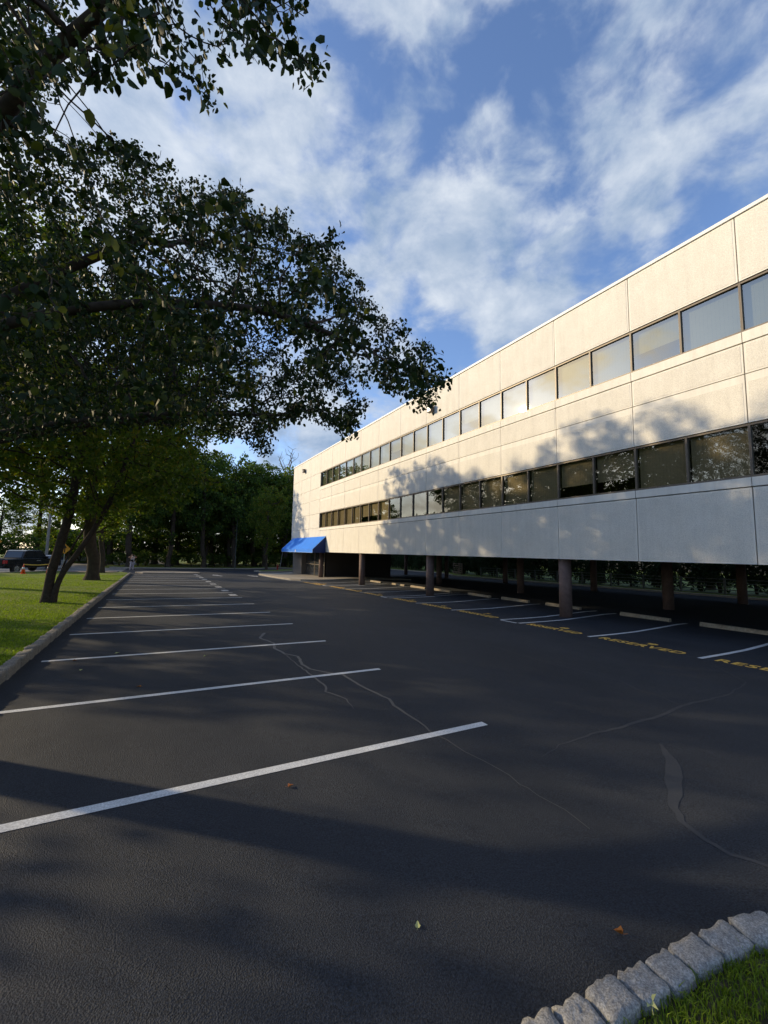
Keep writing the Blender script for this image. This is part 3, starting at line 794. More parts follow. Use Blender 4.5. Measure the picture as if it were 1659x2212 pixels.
# awning
ao = (D-.01, 41.5, ZS)
aw = empty('awning', ao, 0, 'bright blue canvas awning over the entrance under the far corner', 'awning')
m_ = MB(ao); xa, xb = D-.012, D-1.29; y0, y1 = 36.25, 46.75
zt, zv, zb = 3.37, 2.13, 1.83
m_.add([(xa, y0, zt), (xa, y1, zt), (xb, y1, zv), (xb, y0, zv)], [(0, 1, 2, 3)])
m_.add([(xb, y0, zv), (xb, y1, zv), (xb, y1, zb), (xb, y0, zb)], [(0, 1, 2, 3)])
m_.build('canopy', 'blue', aw)
for yy in (y0, y1):
    m_ = MB(ao); m_.add([(xa, yy, zt), (xb, yy, zv), (xb, yy, zb), (xa, yy, zb)], [(0, 1, 2, 3)]); m_.build('side_panel', 'blue_shaded', aw)
m_ = MB(ao)
for p, q in (((xa, y0, zt), (xa, y1, zt)), ((xa, y0, zt), (xb, y0, zv)), ((xa, y1, zt), (xb, y1, zv)), ((xb, y0, zv), (xb, y0, zb)), ((xb, y1, zv), (xb, y1, zb)), ((xb, y0, zb), (xb, y1, zb))):
    m_.tube(p, q, .022, n=6)
m_.build('piping', mat('pale_blue_edge', (.25, .42, .72), .6), aw)
me = text_mesh('63', .30)
o = link('number', me, 'white', aw)
me.transform(Matrix.Translation((0, 0, 0)))
o.rotation_euler = (R(90), 0, R(-90)); o.location = (xb-.008-ao[0], 41.7-ao[1], 1.87-ao[2])

# entrance pavement
ent = [(37.0, 47.9), (37, 60), (16, 56), (10.2, 53.0), (9.8, 47.0), (10.0, 42.0), (10.25, 38.5), (10.6, 36.2), (11.3, 35.1), (12.2, 34.7), (22, 34.7), (22.2, 38.3), (22.2, 47.9)]
ent = [(14.2, 49.6), (10.6, 48.4), (9.95, 46.2), (10.05, 42.0), (10.3, 38.5), (10.6, 36.3), (11.25, 35.2), (12.2, 34.8), (22.5, 34.8), (22.5, 49.6)]
sheet('pavement', ent, 'pave', .13, step=1.5, skirt=.3)
# grassy verge behind it
sheet('verge', [(12.0, 53.6), (20, 54.2), (20.4, 58.0), (19.5, 59.3), (16, 58.5), (12.3, 56.8)], 'lawn', .13, step=2, skirt=.3, rough=.03)
kerb_run([(20.1, 54.1), (12.0, 53.5), (11.4, 55.2), (12.2, 56.9), (16, 58.6), (19.6, 59.4), (20.5, 58.1), (20.1, 54.1)])

# wheel stops
ws_y = [(3.5, 'weathered concrete wheel stop at the right edge of the photo'), (6.3, 'weathered concrete wheel stop at the head of the RESERVED 9 stall'), (9.05, 'weathered concrete wheel stop at the head of the RESERVED 8 stall'), (12.65, 'concrete wheel stop partly hidden by the nearest column'),
        (15.5, 'concrete wheel stop two stalls beyond the nearest column'), (18.2, 'sunlit concrete wheel stop just right of the second column'), (21.7, 'sunlit concrete wheel stop just left of the second column'),
        (24.5, 'sunlit concrete wheel stop midway between second and third columns'), (27.2, 'concrete wheel stop just right of the third column'), (30.9, 'pale wheel stop end showing left of the third column')]
for yy, lb in ws_y:
    xx = 16.45; g = G(xx, yy)
    m_ = MB((xx, yy, g)); m_.prism([(xx-.085, g-.01), (xx+.085, g-.01), (xx+.07, g+.11), (xx+.045, g+.13), (xx-.045, g+.13), (xx-.07, g+.11)], 'y', yy-.9, yy+.9)
    o = m_.build('wheel_stop', 'stop', None, bevel=.008, loc=(xx, yy, g)); o.rotation_euler.z = random.Random(yy).uniform(-.02, .02)
    tag(o, lb, 'wheel stop', 'concrete wheel stops along the reserved stalls')

# ------------------------------------------------------------------ trees
def in_poly(px, py, poly):
    ins = np.zeros(len(px), bool); n = len(poly)
    for i in range(n):
        x1, y1 = poly[i]; x2, y2 = poly[(i+1) % n]
        c = ((y1 > py) != (y2 > py)) & (px < (x2-x1)*(py-y1)/((y2-y1) or 1e-9)+x1)
        ins ^= c
    return ins

def grow(starts, att, step, kill, iters=120, grav=0.0, rnd=None):
    """space colonisation: starts = list of polylines (np arrays); returns node positions and parents"""
    rs = np.random.RandomState(rnd or 1)
    pos = []; par = []
    for pl, attach in starts:
        prev = attach
        for p in pl:
            pos.append(np.array(p, float)); par.append(prev); prev = len(pos)-1
    pos = list(pos); A = att.copy()
    P = np.array(pos)
    best = np.full(len(A), 1e9); bi = np.zeros(len(A), int)
    def upd(Pn, off):
        nonlocal best, bi
        for c0 in range(0, len(Pn), 200):
            Q = Pn[c0:c0+200]
            d = ((A[:, None, :]-Q[None])**2).sum(2); j = d.argmin(1); m = d[np.arange(len(A)), j]
            w_ = m < best; best[w_] = m[w_]; bi[w_] = j[w_]+off+c0
    upd(P, 0)
    for it in range(iters):
        if len(A) == 0: break
        us, invx = np.unique(bi, return_inverse=True)
        V = A - P[bi]; V /= (np.linalg.norm(V, axis=1)[:, None]+1e-9)
        S = np.zeros((len(us), 3)); np.add.at(S, invx, V)
        S /= (np.linalg.norm(S, axis=1)[:, None]+1e-9)
        S += rs.normal(0, .22, S.shape); S[:, 2] += grav
        S /= (np.linalg.norm(S, axis=1)[:, None]+1e-9)
        New = P[us] + S*step
        off = len(P); P = np.vstack([P, New]); par += list(us)
        upd(New, off)
        keep = best > kill*kill
        A = A[keep]; best = best[keep]; bi = bi[keep]
    par = np.array(par); n0 = sum(len(s_[0]) for s_ in starts)
    for _ in range(3):                                              # ease the kinks out of the branches
        sm = np.zeros_like(P); ct = np.zeros(len(P)); ch = np.arange(len(P))[par >= 0]
        np.add.at(sm, par[ch], P[ch]); np.add.at(ct, par[ch], 1)
        ok_ = (ct > 0) & (np.arange(len(P)) >= n0)
        Q = P.copy(); Q[ok_] = .5*P[ok_] + .25*P[par[ok_]] + .25*sm[ok_]/ct[ok_][:, None]
        P = Q
    return P, np.array(par)

def radii(P, par, r_tip, r_base):
    n = len(P); cnt = np.zeros(n)
    has = np.zeros(n, bool)
    for i in range(n-1, -1, -1):
        if cnt[i] == 0: cnt[i] = 1
        if par[i] >= 0: cnt[par[i]] += cnt[i]
    mxc = cnt[par < 0].max(); e = math.log(max(r_base/r_tip, 1.01))/math.log(mxc)
    return r_tip*cnt**e, cnt

def tubes_mesh(name, P, par, r, origin, flare=None):
    vs = []; fs = []; k = 0
    E = [(i, par[i]) for i in range(len(P)) if par[i] >= 0]
    groups = {}
    for i, p in E:
        n = 9 if r[p] > .05 else 5 if r[p] > .012 else 3
        groups.setdefault(n, []).append((i, p))
    VV = []; LL = []; NS = []; base = 0; loops = []
    for n, es in groups.items():
        es = np.array(es); a = P[es[:, 1]]; b = P[es[:, 0]]; ra = r[es[:, 1]].copy(); rb = r[es[:, 0]]
        ra = np.minimum(ra, rb*1.6)
        d = b-a; L = np.linalg.norm(d, axis=1)[:, None]+1e-9; d = d/L
        a = a - d*np.minimum(ra, .04)[:, None]*.5; b = b + d*np.minimum(rb, .04)[:, None]*.5
        ref = np.where(np.abs(d[:, 2:3]) > .9, np.array([[1., 0, 0]]), np.array([[0, 0, 1.]]))
        u = np.cross(d, ref); u /= np.linalg.norm(u, axis=1)[:, None]; v = np.cross(d, u)
        t = np.arange(n)*2*math.pi/n; ct, st = np.cos(t), np.sin(t)
        ringa = a[:, None]+(u[:, None]*ct[None, :, None]+v[:, None]*st[None, :, None])*ra[:, None, None]
        ringb = b[:, None]+(u[:, None]*ct[None, :, None]+v[:, None]*st[None, :, None])*rb[:, None, None]
        V = np.concatenate([ringa, ringb], 1).reshape(-1, 3); VV.append(V)
        m = len(es); i0 = base + np.arange(m)*2*n
        j = np.arange(n); j2 = (j+1) % n
        F = np.stack([i0[:, None]+j, i0[:, None]+j2, i0[:, None]+n+j2, i0[:, None]+n+j], 2).reshape(-1, 4)
        loops.append(F); base += m*2*n
    V = np.concatenate(VV)-np.array(origin); F = np.concatenate(loops)
    return fast_mesh(name, V, F, smooth=True)

def fast_mesh(name, V, F, smooth=False):
    me = bpy.data.meshes.new(name); k = F.shape[1]
    me.vertices.add(len(V)); me.vertices.foreach_set('co', V.astype(np.float32).ravel())
    me.loops.add(F.size); me.loops.foreach_set('vertex_index', F.astype(np.int32).ravel())
    me.polygons.add(len(F)); me.polygons.foreach_set('loop_start', (np.arange(len(F))*k).astype(np.int32))
    if smooth: me.polygons.foreach_set('use_smooth', [True]*len(F))
    me.update(calc_edges=True)
    return me

def leaves_mesh(name, pts, size, rs, origin, droop=.5, lanc=.72, dirs=None, fold=.25):
    """heart-shaped folded leaves: 6 vertices, 2 quads each"""
    n = len(pts)
    ax = rs.normal(0, 1, (n, 3)); ax[:, 2] -= droop*1.6
    if dirs is not None: ax += dirs*.8
    ax /= np.linalg.norm(ax, axis=1)[:, None]
    up = rs.normal(0, 1, (n, 3)); up[:, 2] += .8
    sd = np.cross(ax, up); sd /= np.linalg.norm(sd, axis=1)[:, None]+1e-9
    nm = np.cross(sd, ax)
    s = size*rs.uniform(.65, 1.25, (n, 1))
    cup = rs.uniform(-.25, .35, (n, 1))
    def pt(a, b, h): return pts + ax*s*a + sd*s*lanc*b + nm*s*h
    f = fold*rs.uniform(.3, 1.6, (n, 1))
    V = np.stack([pts, pt(.22, .46, 0)+nm*s*f*.5, pt(.66, .40, 0)+nm*s*f*.4, pt(1.0, 0, 0)-nm*s*cup*.4, pt(.66, -.40, 0)+nm*s*f*.4, pt(.22, -.46, 0)+nm*s*f*.5], 1)
    V = V.reshape(-1, 3)-np.array(origin)
    i = (np.arange(n)*6)[:, None]
    F = np.concatenate([i+np.array([[0, 1, 2, 3]]), i+np.array([[0, 3, 4, 5]])], 1).reshape(-1, 4)
    return fast_mesh(name, V, F)

def sph(rs, n):
    v = rs.normal(0, 1, (n, 3)); v /= np.linalg.norm(v, axis=1)[:, None]; return v*rs.uniform(0, 1, (n, 1))**(1/3)

# --- the big pear tree whose crown hangs over the lot; its trunk stands just out of the left edge
rs = np.random.RandomState(11)
TB = np.array([-3.5, 7.2, G(-3.5, 7.2)+.1])
cand = sph(rs, 230000)*np.array([8.6, 8.6, 6.8])+np.array([-3.3, 6.9, 7.0])
low = 3.05 + .0*cand[:, 0]
rr = np.linalg.norm(cand[:, :2]-TB[:2], axis=1)
ok = (cand[:, 2] > 3.1 + .12*np.maximum(0, 3-rr)) & (np.linalg.norm(cand-np.array(CAM), axis=1) > 3.1)
ok &= ~((rr < 1.2) & (cand[:, 2] < 4.2))
cand = cand[ok]
px, py, pz = proj(cand)
front = pz > .4
inframe = front & (px > -60) & (px < 1720) & (py > -60) & (py < 2270)
P1 = [(-80, 340), (0, 290), (60, 275), (110, 305), (200, 300), (295, 290), (350, 350), (440, 380), (520, 405), (600, 445), (680, 515), (712, 520), (730, 475), (748, 545), (775, 600), (835, 668), (905, 705), (965, 755), (995, 805), (970, 860), (950, 905), (915, 890), (870, 850), (810, 860), (785, 925), (740, 968), (690, 900), (640, 890), (600, 930), (590, 1000), (540, 960), (440, 935), (330, 930), (200, 930), (-80, 960)]
P2 = [(-80, -80), (130, -80), (150, 120), (110, 170), (95, 290), (-80, 320)]
P3 = [(130, -80), (350, -80), (560, -60), (640, 30), (730, 100), (768, 150), (720, 190), (660, 210), (600, 160), (520, 145), (470, 160), (490, 230), (430, 300), (385, 215), (300, 165), (215, 205), (150, 170)]
P4 = [(600, -80), (700, -80), (690, 20), (650, 20)]
a1 = in_poly(px, py, P1); a2 = in_poly(px, py, P2); a3 = in_poly(px, py, P3) | in_poly(px, py, P4)
dist = np.linalg.norm(cand-np.array(CAM), axis=1)
u = rs.uniform(0, 1, len(cand))
out = ~inframe & ~(front & (px > 620) & (px < 2000) & (py < 1300))
off_ok = out & (u < .12) & (np.linalg.norm((cand-np.array([-3.5, 7.2, 7]))/np.array([6.4, 6.4, 5.5]), axis=1) < 1)
keep = (inframe & ((a1 & (u < .23)) | (a2 & (u < .42)) | (a3 & (dist < 7.5) & (u < .42)))) | off_ok
att = cand[keep]
if len(att) > 14000: att = att[rs.permutation(len(att))[:14000]]
print('big tree attractors', len(att))
def curve(pts, n):
    pts = np.array(pts, float); out_ = []
    for i in range(len(pts)-1):
        p0 = pts[max(i-1, 0)]; p1 = pts[i]; p2 = pts[i+1]; p3 = pts[min(i+2, len(pts)-1)]
        for t in np.linspace(0, 1, n, endpoint=False):
            out_.append(.5*((2*p1)+(-p0+p2)*t+(2*p0-5*p1+4*p2-p3)*t*t+(-p0+3*p1-3*p2+p3)*t**3))
    out_.append(pts[-1]); return out_
trunk = curve([TB-np.array([0, 0, .2]), TB+np.array([.03, 0, 1.1]), TB+np.array([.08, -.03, 2.2]), TB+np.array([.05, 0, 3.2]), TB+np.array([-.1, .1, 4.6]), TB+np.array([0, 0, 7.0]), TB+np.array([.2, 0, 9.5])], 6)
nt = len(trunk)
starts = [(trunk, -1)]
limbs = [([TB+[.08, -.03, 2.2], (-2.6, 6.9, 3.0), (-1.6, 6.5, 3.45), (-.2, 6.0, 3.75), (1.2, 5.5, 3.85)], 12),
         ([TB+[.06, 0, 2.6], (-2.9, 6.4, 3.5), (-1.9, 5.9, 4.3), (-.6, 5.5, 4.85), (.9, 5.0, 5.0), (2.0, 4.6, 4.7)], 14),
         ([TB+[.05, 0, 2.9], (-2.9, 6.1, 4.3), (-2.0, 5.2, 5.3), (-1.1, 4.2, 6.2), (-.2, 3.3, 6.7)], 16),
         ([TB+[.05, 0, 2.4], (-3.2, 7.9, 3.1), (-2.4, 8.9, 3.8), (-1.4, 9.9, 4.5), (-.2, 10.6, 5.0)], 13),
         ([TB+[.03, 0, 3.3], (-2.8, 7.4, 4.6), (-1.8, 7.5, 5.9), (-.6, 7.4, 7.0)], 18),
         ([TB+[.03, 0, 3.3], (-4.2, 7.6, 4.6), (-5.4, 8.4, 5.8), (-6.3, 9.1, 6.7)], 18)]
idx = nt
for pl, at_ in limbs:
    c_ = curve(pl, 5)[1:]
    starts.append((c_, at_)); idx += len(c_)
P, par = grow(starts, att, .20, .26, iters=90, grav=-.02, rnd=4)
r, cnt = radii(P, par, .0036, .23)
print('big tree nodes', len(P))
e = empty('pear_tree', tuple(TB), 0, 'big dark-leaved tree whose boughs arch over the lot from beyond the left edge', 'tree')
link('trunk', tubes_mesh('trunk', P, par, r, TB), 'bark', e)
tw = np.where(cnt < 9)[0]; tw = tw[tw > idx]
px_, py_, pz_ = proj(P[tw]); vis = (pz_ > 0) & (px_ > -80) & (px_ < 1720) & (py_ > -80)
LP = []
for sel, k in ((tw[vis], 14), (tw[~vis], 4)):
    for _ in range(k):
        q = P[sel]; pp = P[par[sel]]; t = rs.uniform(0, 1, (len(sel), 1))
        LP.append(q*(1-t)+pp*t + rs.normal(0, .06, q.shape))
LP = np.concatenate(LP)
# foliage hangs in clumps with air between them
cl_ = (np.sin(LP[:, 0]*5.1+1.3)*np.sin(LP[:, 1]*4.7+.4)*np.sin(LP[:, 2]*5.9+2.2) + .6*np.sin(LP[:, 0]*11.3)*np.sin(LP[:, 1]*10.1+1)*np.sin(LP[:, 2]*12.7))
LP = LP[rs.uniform(-.75, .25, len(LP)) < cl_+.12]
qx, qy, qz = proj(LP)
gap = (qz > 0) & (in_poly(qx, qy, [(150, 175), (215, 195), (300, 175), (370, 215), (410, 260), (440, 300), (420, 350), (340, 330), (290, 270), (210, 285), (120, 290), (110, 240)]) | (in_poly(qx, qy, [(470, 165), (540, 160), (610, 185), (650, 225), (700, 222), (790, 175), (900, 0), (1200, 300), (1000, 700), (740, 460), (690, 480), (600, 430), (480, 380), (430, 330), (490, 240)])))
LP = LP[~gap | (rs.uniform(0, 1, len(LP)) < .02)]
print('big tree leaves', len(LP))
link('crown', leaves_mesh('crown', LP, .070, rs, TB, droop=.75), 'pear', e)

# --- generic trees
def crown_tree(name, base, h, rad, z0, seed, matl, bark='bark_far', leaf=.2, n_att=500, per=14, spread=.35, stems=None, trunk_r=.25, lobes=9, step=.5, label=None, cat='tree', group=None, droop=.4, shape=1.0, flare=True, link_it=True):
    rs = np.random.RandomState(seed)
    zc = (z0+h)/2; hz = (h-z0)/2
    att = []
    main = sph(rs, n_att//2)*np.array([rad*.8, rad*.8, hz*.92])+np.array([0, 0, zc])
    att.append(main)
    for i in range(lobes):
        a = rs.uniform(0, 2*math.pi); zz = rs.uniform(-.75, .8); rr_ = math.sqrt(1-zz*zz*.8)*rad*.72
        c_ = np.array([math.cos(a)*rr_, math.sin(a)*rr_, zc+zz*hz*.8])
        att.append(sph(rs, n_att//2//lobes)*np.array([rad*.36, rad*.36, hz*.26])*rs.uniform(.7, 1.3)+c_)
    att = np.concatenate(att)
    if shape != 1.0:      # taper towards the top
        k = 1-(att[:, 2]-z0)/(h-z0); att[:, :2] *= (k**shape)[:, None]*1.25
    st = []
    if stems:
        for s_ in stems: st.append((curve(s_, 5), -1))
    else:
        lean = rs.normal(0, .25, 2)
        st.append((curve([(0, 0, -.25), (.02, 0, z0*.5), (lean[0], lean[1], z0+.3), (lean[0]*1.5, lean[1]*1.5, zc), (lean[0]*2, lean[1]*2, zc+hz*.5)], 5), -1))
    P, par = grow(st, att, step, step*1.05, iters=60, rnd=seed)
    r, cnt = radii(P, par, .012, trunk_r)
    nst = sum(len(s_[0]) for s_ in st)
    for i in range(nst):                                            # root flare
        if P[i, 2] < .7: r[i] *= 1+.8*max(0, (.7-P[i, 2])/.9)**2
    tm = tubes_mesh('trunk', P, par, r, (0, 0, 0))
    tips = np.where(cnt < 6)[0]; tips = tips[tips >= nst]
    LP = np.repeat(P[tips], per, 0) + sph(rs, len(tips)*per)*spread*np.array([1, 1, .75])
    lm = leaves_mesh('crown', LP, leaf, rs, (0, 0, 0), droop=droop)
    if bark not in [m.name for m in tm.materials]: tm.materials.append(MT[bark])
    lm.materials.append(MT[matl])
    return tm, lm
def put_tree(name, meshes, x, y, sc, rz, label, group=None, cat='tree', dz=.1, kind=None):
    e = empty(name, (x, y, G(x, y)+dz), rz, label, cat, group)
    e.scale = sc if isinstance(sc, tuple) else (sc, sc, sc)
    for n_, m_ in zip(('trunk', 'crown'), meshes):
        o = bpy.data.objects.new(n_, m_); C.objects.link(o); o.parent = e
    return e

# twin-stemmed young tree in the lawn
stems = [[(0, 0, -.2), (.05, .02, 1.0), (.25, 0, 2.2), (.45, .1, 3.6), (.6, .2, 6.0), (.7, .2, 9.0)],
         [(.16, -.05, -.2), (.35, -.05, .9), (.85, -.1, 1.9), (1.35, .0, 3.0), (1.9, .1, 4.6), (2.4, .3, 7.0)],
         [(.30, 0, .9), (.55, .1, 1.9), (.95, .2, 2.9), (1.25, .3, 4.2)]]
tm, lm = crown_tree('t1', None, 14.6, 6.6, 2.4, 21, 'maple', 'bark', leaf=.15, n_att=2900, per=19, spread=.36, stems=stems, trunk_r=.155, lobes=20, step=.36)
put_tree('young_tree', (tm, lm), -3.45, 19.6, 1.0, 0, 'twin-stemmed leaning tree on the lawn, nearest trunk inside the photo')
tm2, lm2 = crown_tree('t2', None, 15.8, 6.0, 2.8, 8, 'maple', 'bark_far', leaf=.18, n_att=2400, per=20, spread=.38, trunk_r=.36, lobes=14, step=.42)
put_tree('shade_tree', (tm2, lm2), -3.7, 34.0, 1.0, 0, 'straight thick-trunked tree with flared roots on the lawn beyond the twin-stemmed one')
tm3, lm3 = crown_tree('t3', None, 7.0, 2.4, 2.6, 9, 'maple', 'bark_far', leaf=.16, n_att=350, per=12, spread=.34, trunk_r=.20, lobes=7, step=.4)
put_tree('shade_tree', (tm3, lm3), -4.2, 45.0, 1.0, 0, 'smaller tree just behind the thick-trunked one, beside the planting bed')

put_tree('shade_tree', (tm2, lm2), -9.6, 29.5, (1.0, 1.0, 1.08), 2.3, 'broad tree off the left edge whose crown hangs over the twin-stemmed one')
tm5, lm5 = crown_tree('t5', None, 8.2, 3.5, 2.0, 13, 'maple', 'bark_far', leaf=.16, n_att=900, per=13, spread=.34, trunk_r=.22, lobes=10, step=.42)
put_tree('shade_tree', (tm5, lm5), -9.7, 8.2, (1.2, 1.2, 1.1), 0, 'unseen tree added on the lawn outside the left edge to shade the foreground asphalt')  # out of view, added so its crown dapples the near asphalt
put_tree('shade_tree', (tm5, lm5), -12.2, 21.8, (1.35, 1.35, 1.5), 1.0, 'unseen tall tree added outside the left edge to shade the first stalls')  # out of view, added to keep direct sun off the middle of the lot
# woodland beyond the far kerb: five kinds of tree, many copies
woods = [crown_tree('w', None, 16, 4.6, 2.2, 30+i, ('oak', 'oak', 'spruce', 'maple', 'oak')[i], 'bark_far', leaf=.30, n_att=620, per=16, spread=.55, trunk_r=.30, lobes=12, step=.7) for i in range(4)]
spr = crown_tree('s', None, 14, 3.6, 1.0, 50, 'spruce', 'bark_far', leaf=.30, n_att=600, per=16, spread=.5, trunk_r=.25, lobes=6, step=.6, shape=.7)
bushes = [crown_tree('b', None, 3.2, 1.9, .15, 60+i, 'oak', 'bark_far', leaf=.16, n_att=160, per=16, spread=.34, trunk_r=.06, lobes=6, step=.32, stems=[[(0, 0, -.1), (.1, 0, .6), (.2, .1, 1.4)], [(0, 0, -.1), (-.2, .1, .7), (-.4, .2, 1.3)]]) for i in range(2)]
hedge = crown_tree('h', None, 3.4, 1.5, .05, 71, 'spruce', 'bark_far', leaf=.17, n_att=260, per=18, spread=.34, trunk_r=.06, lobes=6, step=.32, stems=[[(0, 0, -.1), (.1, 0, .6), (.2, .1, 1.4)], [(0, 0, -.1), (-.2, .1, .7), (-.4, .2, 1.3)]])
rg = random.Random(77)
grp = 'woodland trees beyond the far kerb'
put_tree('woodland_tree', woods[0], -3.0, 63.2, (1.15, 1.15, 1.22), .4, 'woodland tree directly behind the standing person, trunk leaning slightly', grp)
put_tree('woodland_tree', woods[3], 13.6, 58.2, (.62, .62, .82), 2.0, 'dark-trunked tree on the verge beside the red hydrant', grp)
for tx, ty, tw_, th_ in ((10.6, 66.6, 1.05, 1.22), (6.2, 65.4, 1.0, 1.2), (15.8, 69.5, 1.05, 1.16), (1.6, 65.0, 1.0, 1.2)):
    put_tree('woodland_tree', woods[int(tx) % 2], tx, ty, (tw_, tw_, th_), tx, 'taller light-green woodland tree in the front rank left of the building corner', grp)
xs_ = [-9.8+4.1*i for i in range(15)]
names_l = ['leafy woodland tree in the front rank beyond the far kerb', 'tall woodland tree in the second rank beyond the far kerb', 'dark woodland tree in the third rank, filling the gaps']
for rank, (off, cnt_) in enumerate(((6, 15), (13, 15), (21, 14))):
    for i in range(cnt_):
        x = -7 + i*4.3 + rg.uniform(-1.2, 1.2) + rank*1.9
        kx = max(-5, x); y = 61.8 + .25*max(0, kx) + off + rg.uniform(-1.8, 1.8)
        if rank == 0 and abs(x+3) < 2: continue
        k = rg.choice([0, 1, 2, 3, 0, 1]) if rank < 2 else rg.choice([2, 4, 1])
        m_ = spr if k == 4 else woods[k]
        s = rg.uniform(1.0, 1.3)
        if x > 24: s *= .75
        put_tree('woodland_tree', m_, x, y, (s*rg.uniform(.9, 1.1), s, s*rg.uniform(.85, 1.0)), rg.uniform(0, 6.28), names_l[rank] + ', %s' % ('left part' if x < 4 else 'middle part' if x < 16 else 'hidden behind the building'), ('front rank of woodland trees', 'second rank of woodland trees', 'third rank of woodland trees')[rank])
for i in range(26):
    x = -6 + i*1.75 + rg.uniform(-.5, .5); y = 62.6 + .26*max(0, x) + 2.4 + rg.uniform(0, 3.2)
    s = rg.uniform(.6, 1.15)
    put_tree('undergrowth_bush', bushes[i % 2], x, y, (s, s, s*rg.uniform(.7, 1.0)), rg.uniform(0, 6.28), 'leafy undergrowth bush at the foot of the woodland', 'undergrowth bushes along the far kerb', 'bush')
for i in range(34):
    x = -14 + i*1.9 + rg.uniform(-.5, .5); y = 70 + .26*max(0, x) + rg.uniform(4, 14)
    s = rg.uniform(1.6, 2.2)
    put_tree('thicket_bush', bushes[i % 2], x, y, (s, s, s*rg.uniform(.8, 1.0)), rg.uniform(0, 6.28), 'tall dense thicket bush deep in the woodland', 'thicket deep in the woodland', 'bush')
# trees across the street at the left
for i in range(15):
    x = -15 - i*3.6 + rg.uniform(-1, 1); y = 72 - i*3.2 + rg.uniform(-3, 3) + (6 if i % 2 else 0)
    k = rg.choice([2, 4, 0, 3]); m_ = spr if k == 4 else woods[k]
    s = rg.uniform(.55, .78)
    put_tree('street_tree', m_, x, y, (s*1.25, s*1.25, s), rg.uniform(0, 6.28), 'dark tree across the street behind the pickup truck', 'trees across the street')
for i in range(12):
    x = -14.5 - i*2.6; y = 66 - i*2.6 + rg.uniform(-1, 1); s = rg.uniform(.9, 1.4)
    put_tree('street_bush', bushes[i % 2], x, y, (s*1.2, s*1.2, s), rg.uniform(0, 6), 'rounded bush across the street beneath the dark trees', 'bushes across the street', 'bush')
# trees seen beneath the building, on the far side
for i in range(17):
    y = -10 + i*4.4; x = (39 if y < 42 else 42) + rg.uniform(-1, 1.5); k = rg.choice([2, 2, 0, 1])
    put_tree('boundary_tree', woods[k], x, y, (.95, .95, rg.uniform(.78, .9)), rg.uniform(0, 6.28), 'tree on the far boundary, glimpsed beneath the raised building', 'trees glimpsed beneath the building')
for i in range(44):
    y = -12 + i*1.65; x = (36.2 if y < 40 else 37.2 + max(0, y-44)*.35) + (i % 2)*1.1 + rg.uniform(-.3, .3); s = rg.uniform(.95, 1.25)
    put_tree('hedge_bush', hedge, x, y, (s, s, s*rg.uniform(.95, 1.2)), rg.uniform(0, 6), 'dark hedge bush on the far boundary, glimpsed beneath the raised building', 'hedge glimpsed beneath the building', 'bush', dz=-.35)

for i in range(16):
    x = 38.6 + i*.35; y = 57 + i*1.7; s = rg.uniform(1.05, 1.35)
    put_tree('hedge_bush', hedge, x, y, (s, s, s*1.15), rg.uniform(0, 6), 'dark hedge bush at the rear lot end, seen past the black entrance core', 'hedge at the rear end of the lot', 'bush', dz=-.35)
for i in range(14):
    x = 21 + i*1.35 + rg.uniform(-.3, .3); y = 68.4 + (x-21)*.2; s = rg.uniform(1.0, 1.3)
    put_tree('hedge_bush', hedge, x, y, (s, s, s*1.15), rg.uniform(0, 6), 'dark hedge bush at the rear lot end, seen past the black entrance core', 'hedge at the rear end of the lot', 'bush', dz=-.35)

# bare dead tree rising over the woods
rs2 = np.random.RandomState(5)
att = sph(rs2, 150)*np.array([2.6, 2.0, 3.0])+np.array([0, 0, 20.0])
Pd, pard = grow([(curve([(0, 0, -.2), (.1, 0, 8), (.3, 0, 15.5), (0, 0, 17)], 5), -1)], att, .45, .5, iters=40, rnd=5)
rd, _ = radii(Pd, pard, .028, .22)
e = empty('dead_tree', (21.3, 76, G(21, 64)+.1), 0, 'bare dead tree standing above the woods at the building corner', 'tree')
link('trunk', tubes_mesh('trunk', Pd, pard, rd, (0, 0, 0)), 'deadwood', e)

# ------------------------------------------------------------------ grass blades
def blades(name, pts, h, wd, rs, matn='blade', lean=.5):
    n = len(pts); a = rs.uniform(0, 2*math.pi, n); hh = h*rs.uniform(.5, 1.3, n)
    dx, dy = np.cos(a), np.sin(a); ln = rs.uniform(.1, 1, n)*lean*hh
    b = rs.uniform(0, 2*math.pi, n); lx, ly = np.cos(b)*ln, np.sin(b)*ln
    w2 = wd*rs.uniform(.6, 1.2, n)/2
    z = pts[:, 2]
    v0 = np.stack([pts[:, 0]-dx*w2, pts[:, 1]-dy*w2, z], 1); v1 = np.stack([pts[:, 0]+dx*w2, pts[:, 1]+dy*w2, z], 1)
    v2 = np.stack([pts[:, 0]+dx*w2*.8+lx*.4, pts[:, 1]+dy*w2*.8+ly*.4, z+hh*.6], 1); v3 = np.stack([pts[:, 0]-dx*w2*.8+lx*.4, pts[:, 1]-dy*w2*.8+ly*.4, z+hh*.6], 1)
    v4 = np.stack([pts[:, 0]+dx*w2*.15+lx, pts[:, 1]+dy*w2*.15+ly, z+hh*(1-.3*lean)], 1); v5 = np.stack([pts[:, 0]-dx*w2*.15+lx, pts[:, 1]-dy*w2*.15+ly, z+hh*(1-.3*lean)], 1)
    V = np.stack([v0, v1, v2, v3, v4, v5], 1).reshape(-1, 3); i = (np.arange(n)*6)[:, None]
    F = np.concatenate([i+np.array([[0, 1, 2, 3]]), i+np.array([[3, 2, 4, 5]])], 1).reshape(-1, 4)
    o = link(name, fast_mesh(name, V, F), matn); tag(o, kind='stuff'); return o
rs3 = np.random.RandomState(2)
n = 26000
xx = rs3.uniform(.9, 3.75, n); yy = rs3.uniform(.2, 1.4, n)
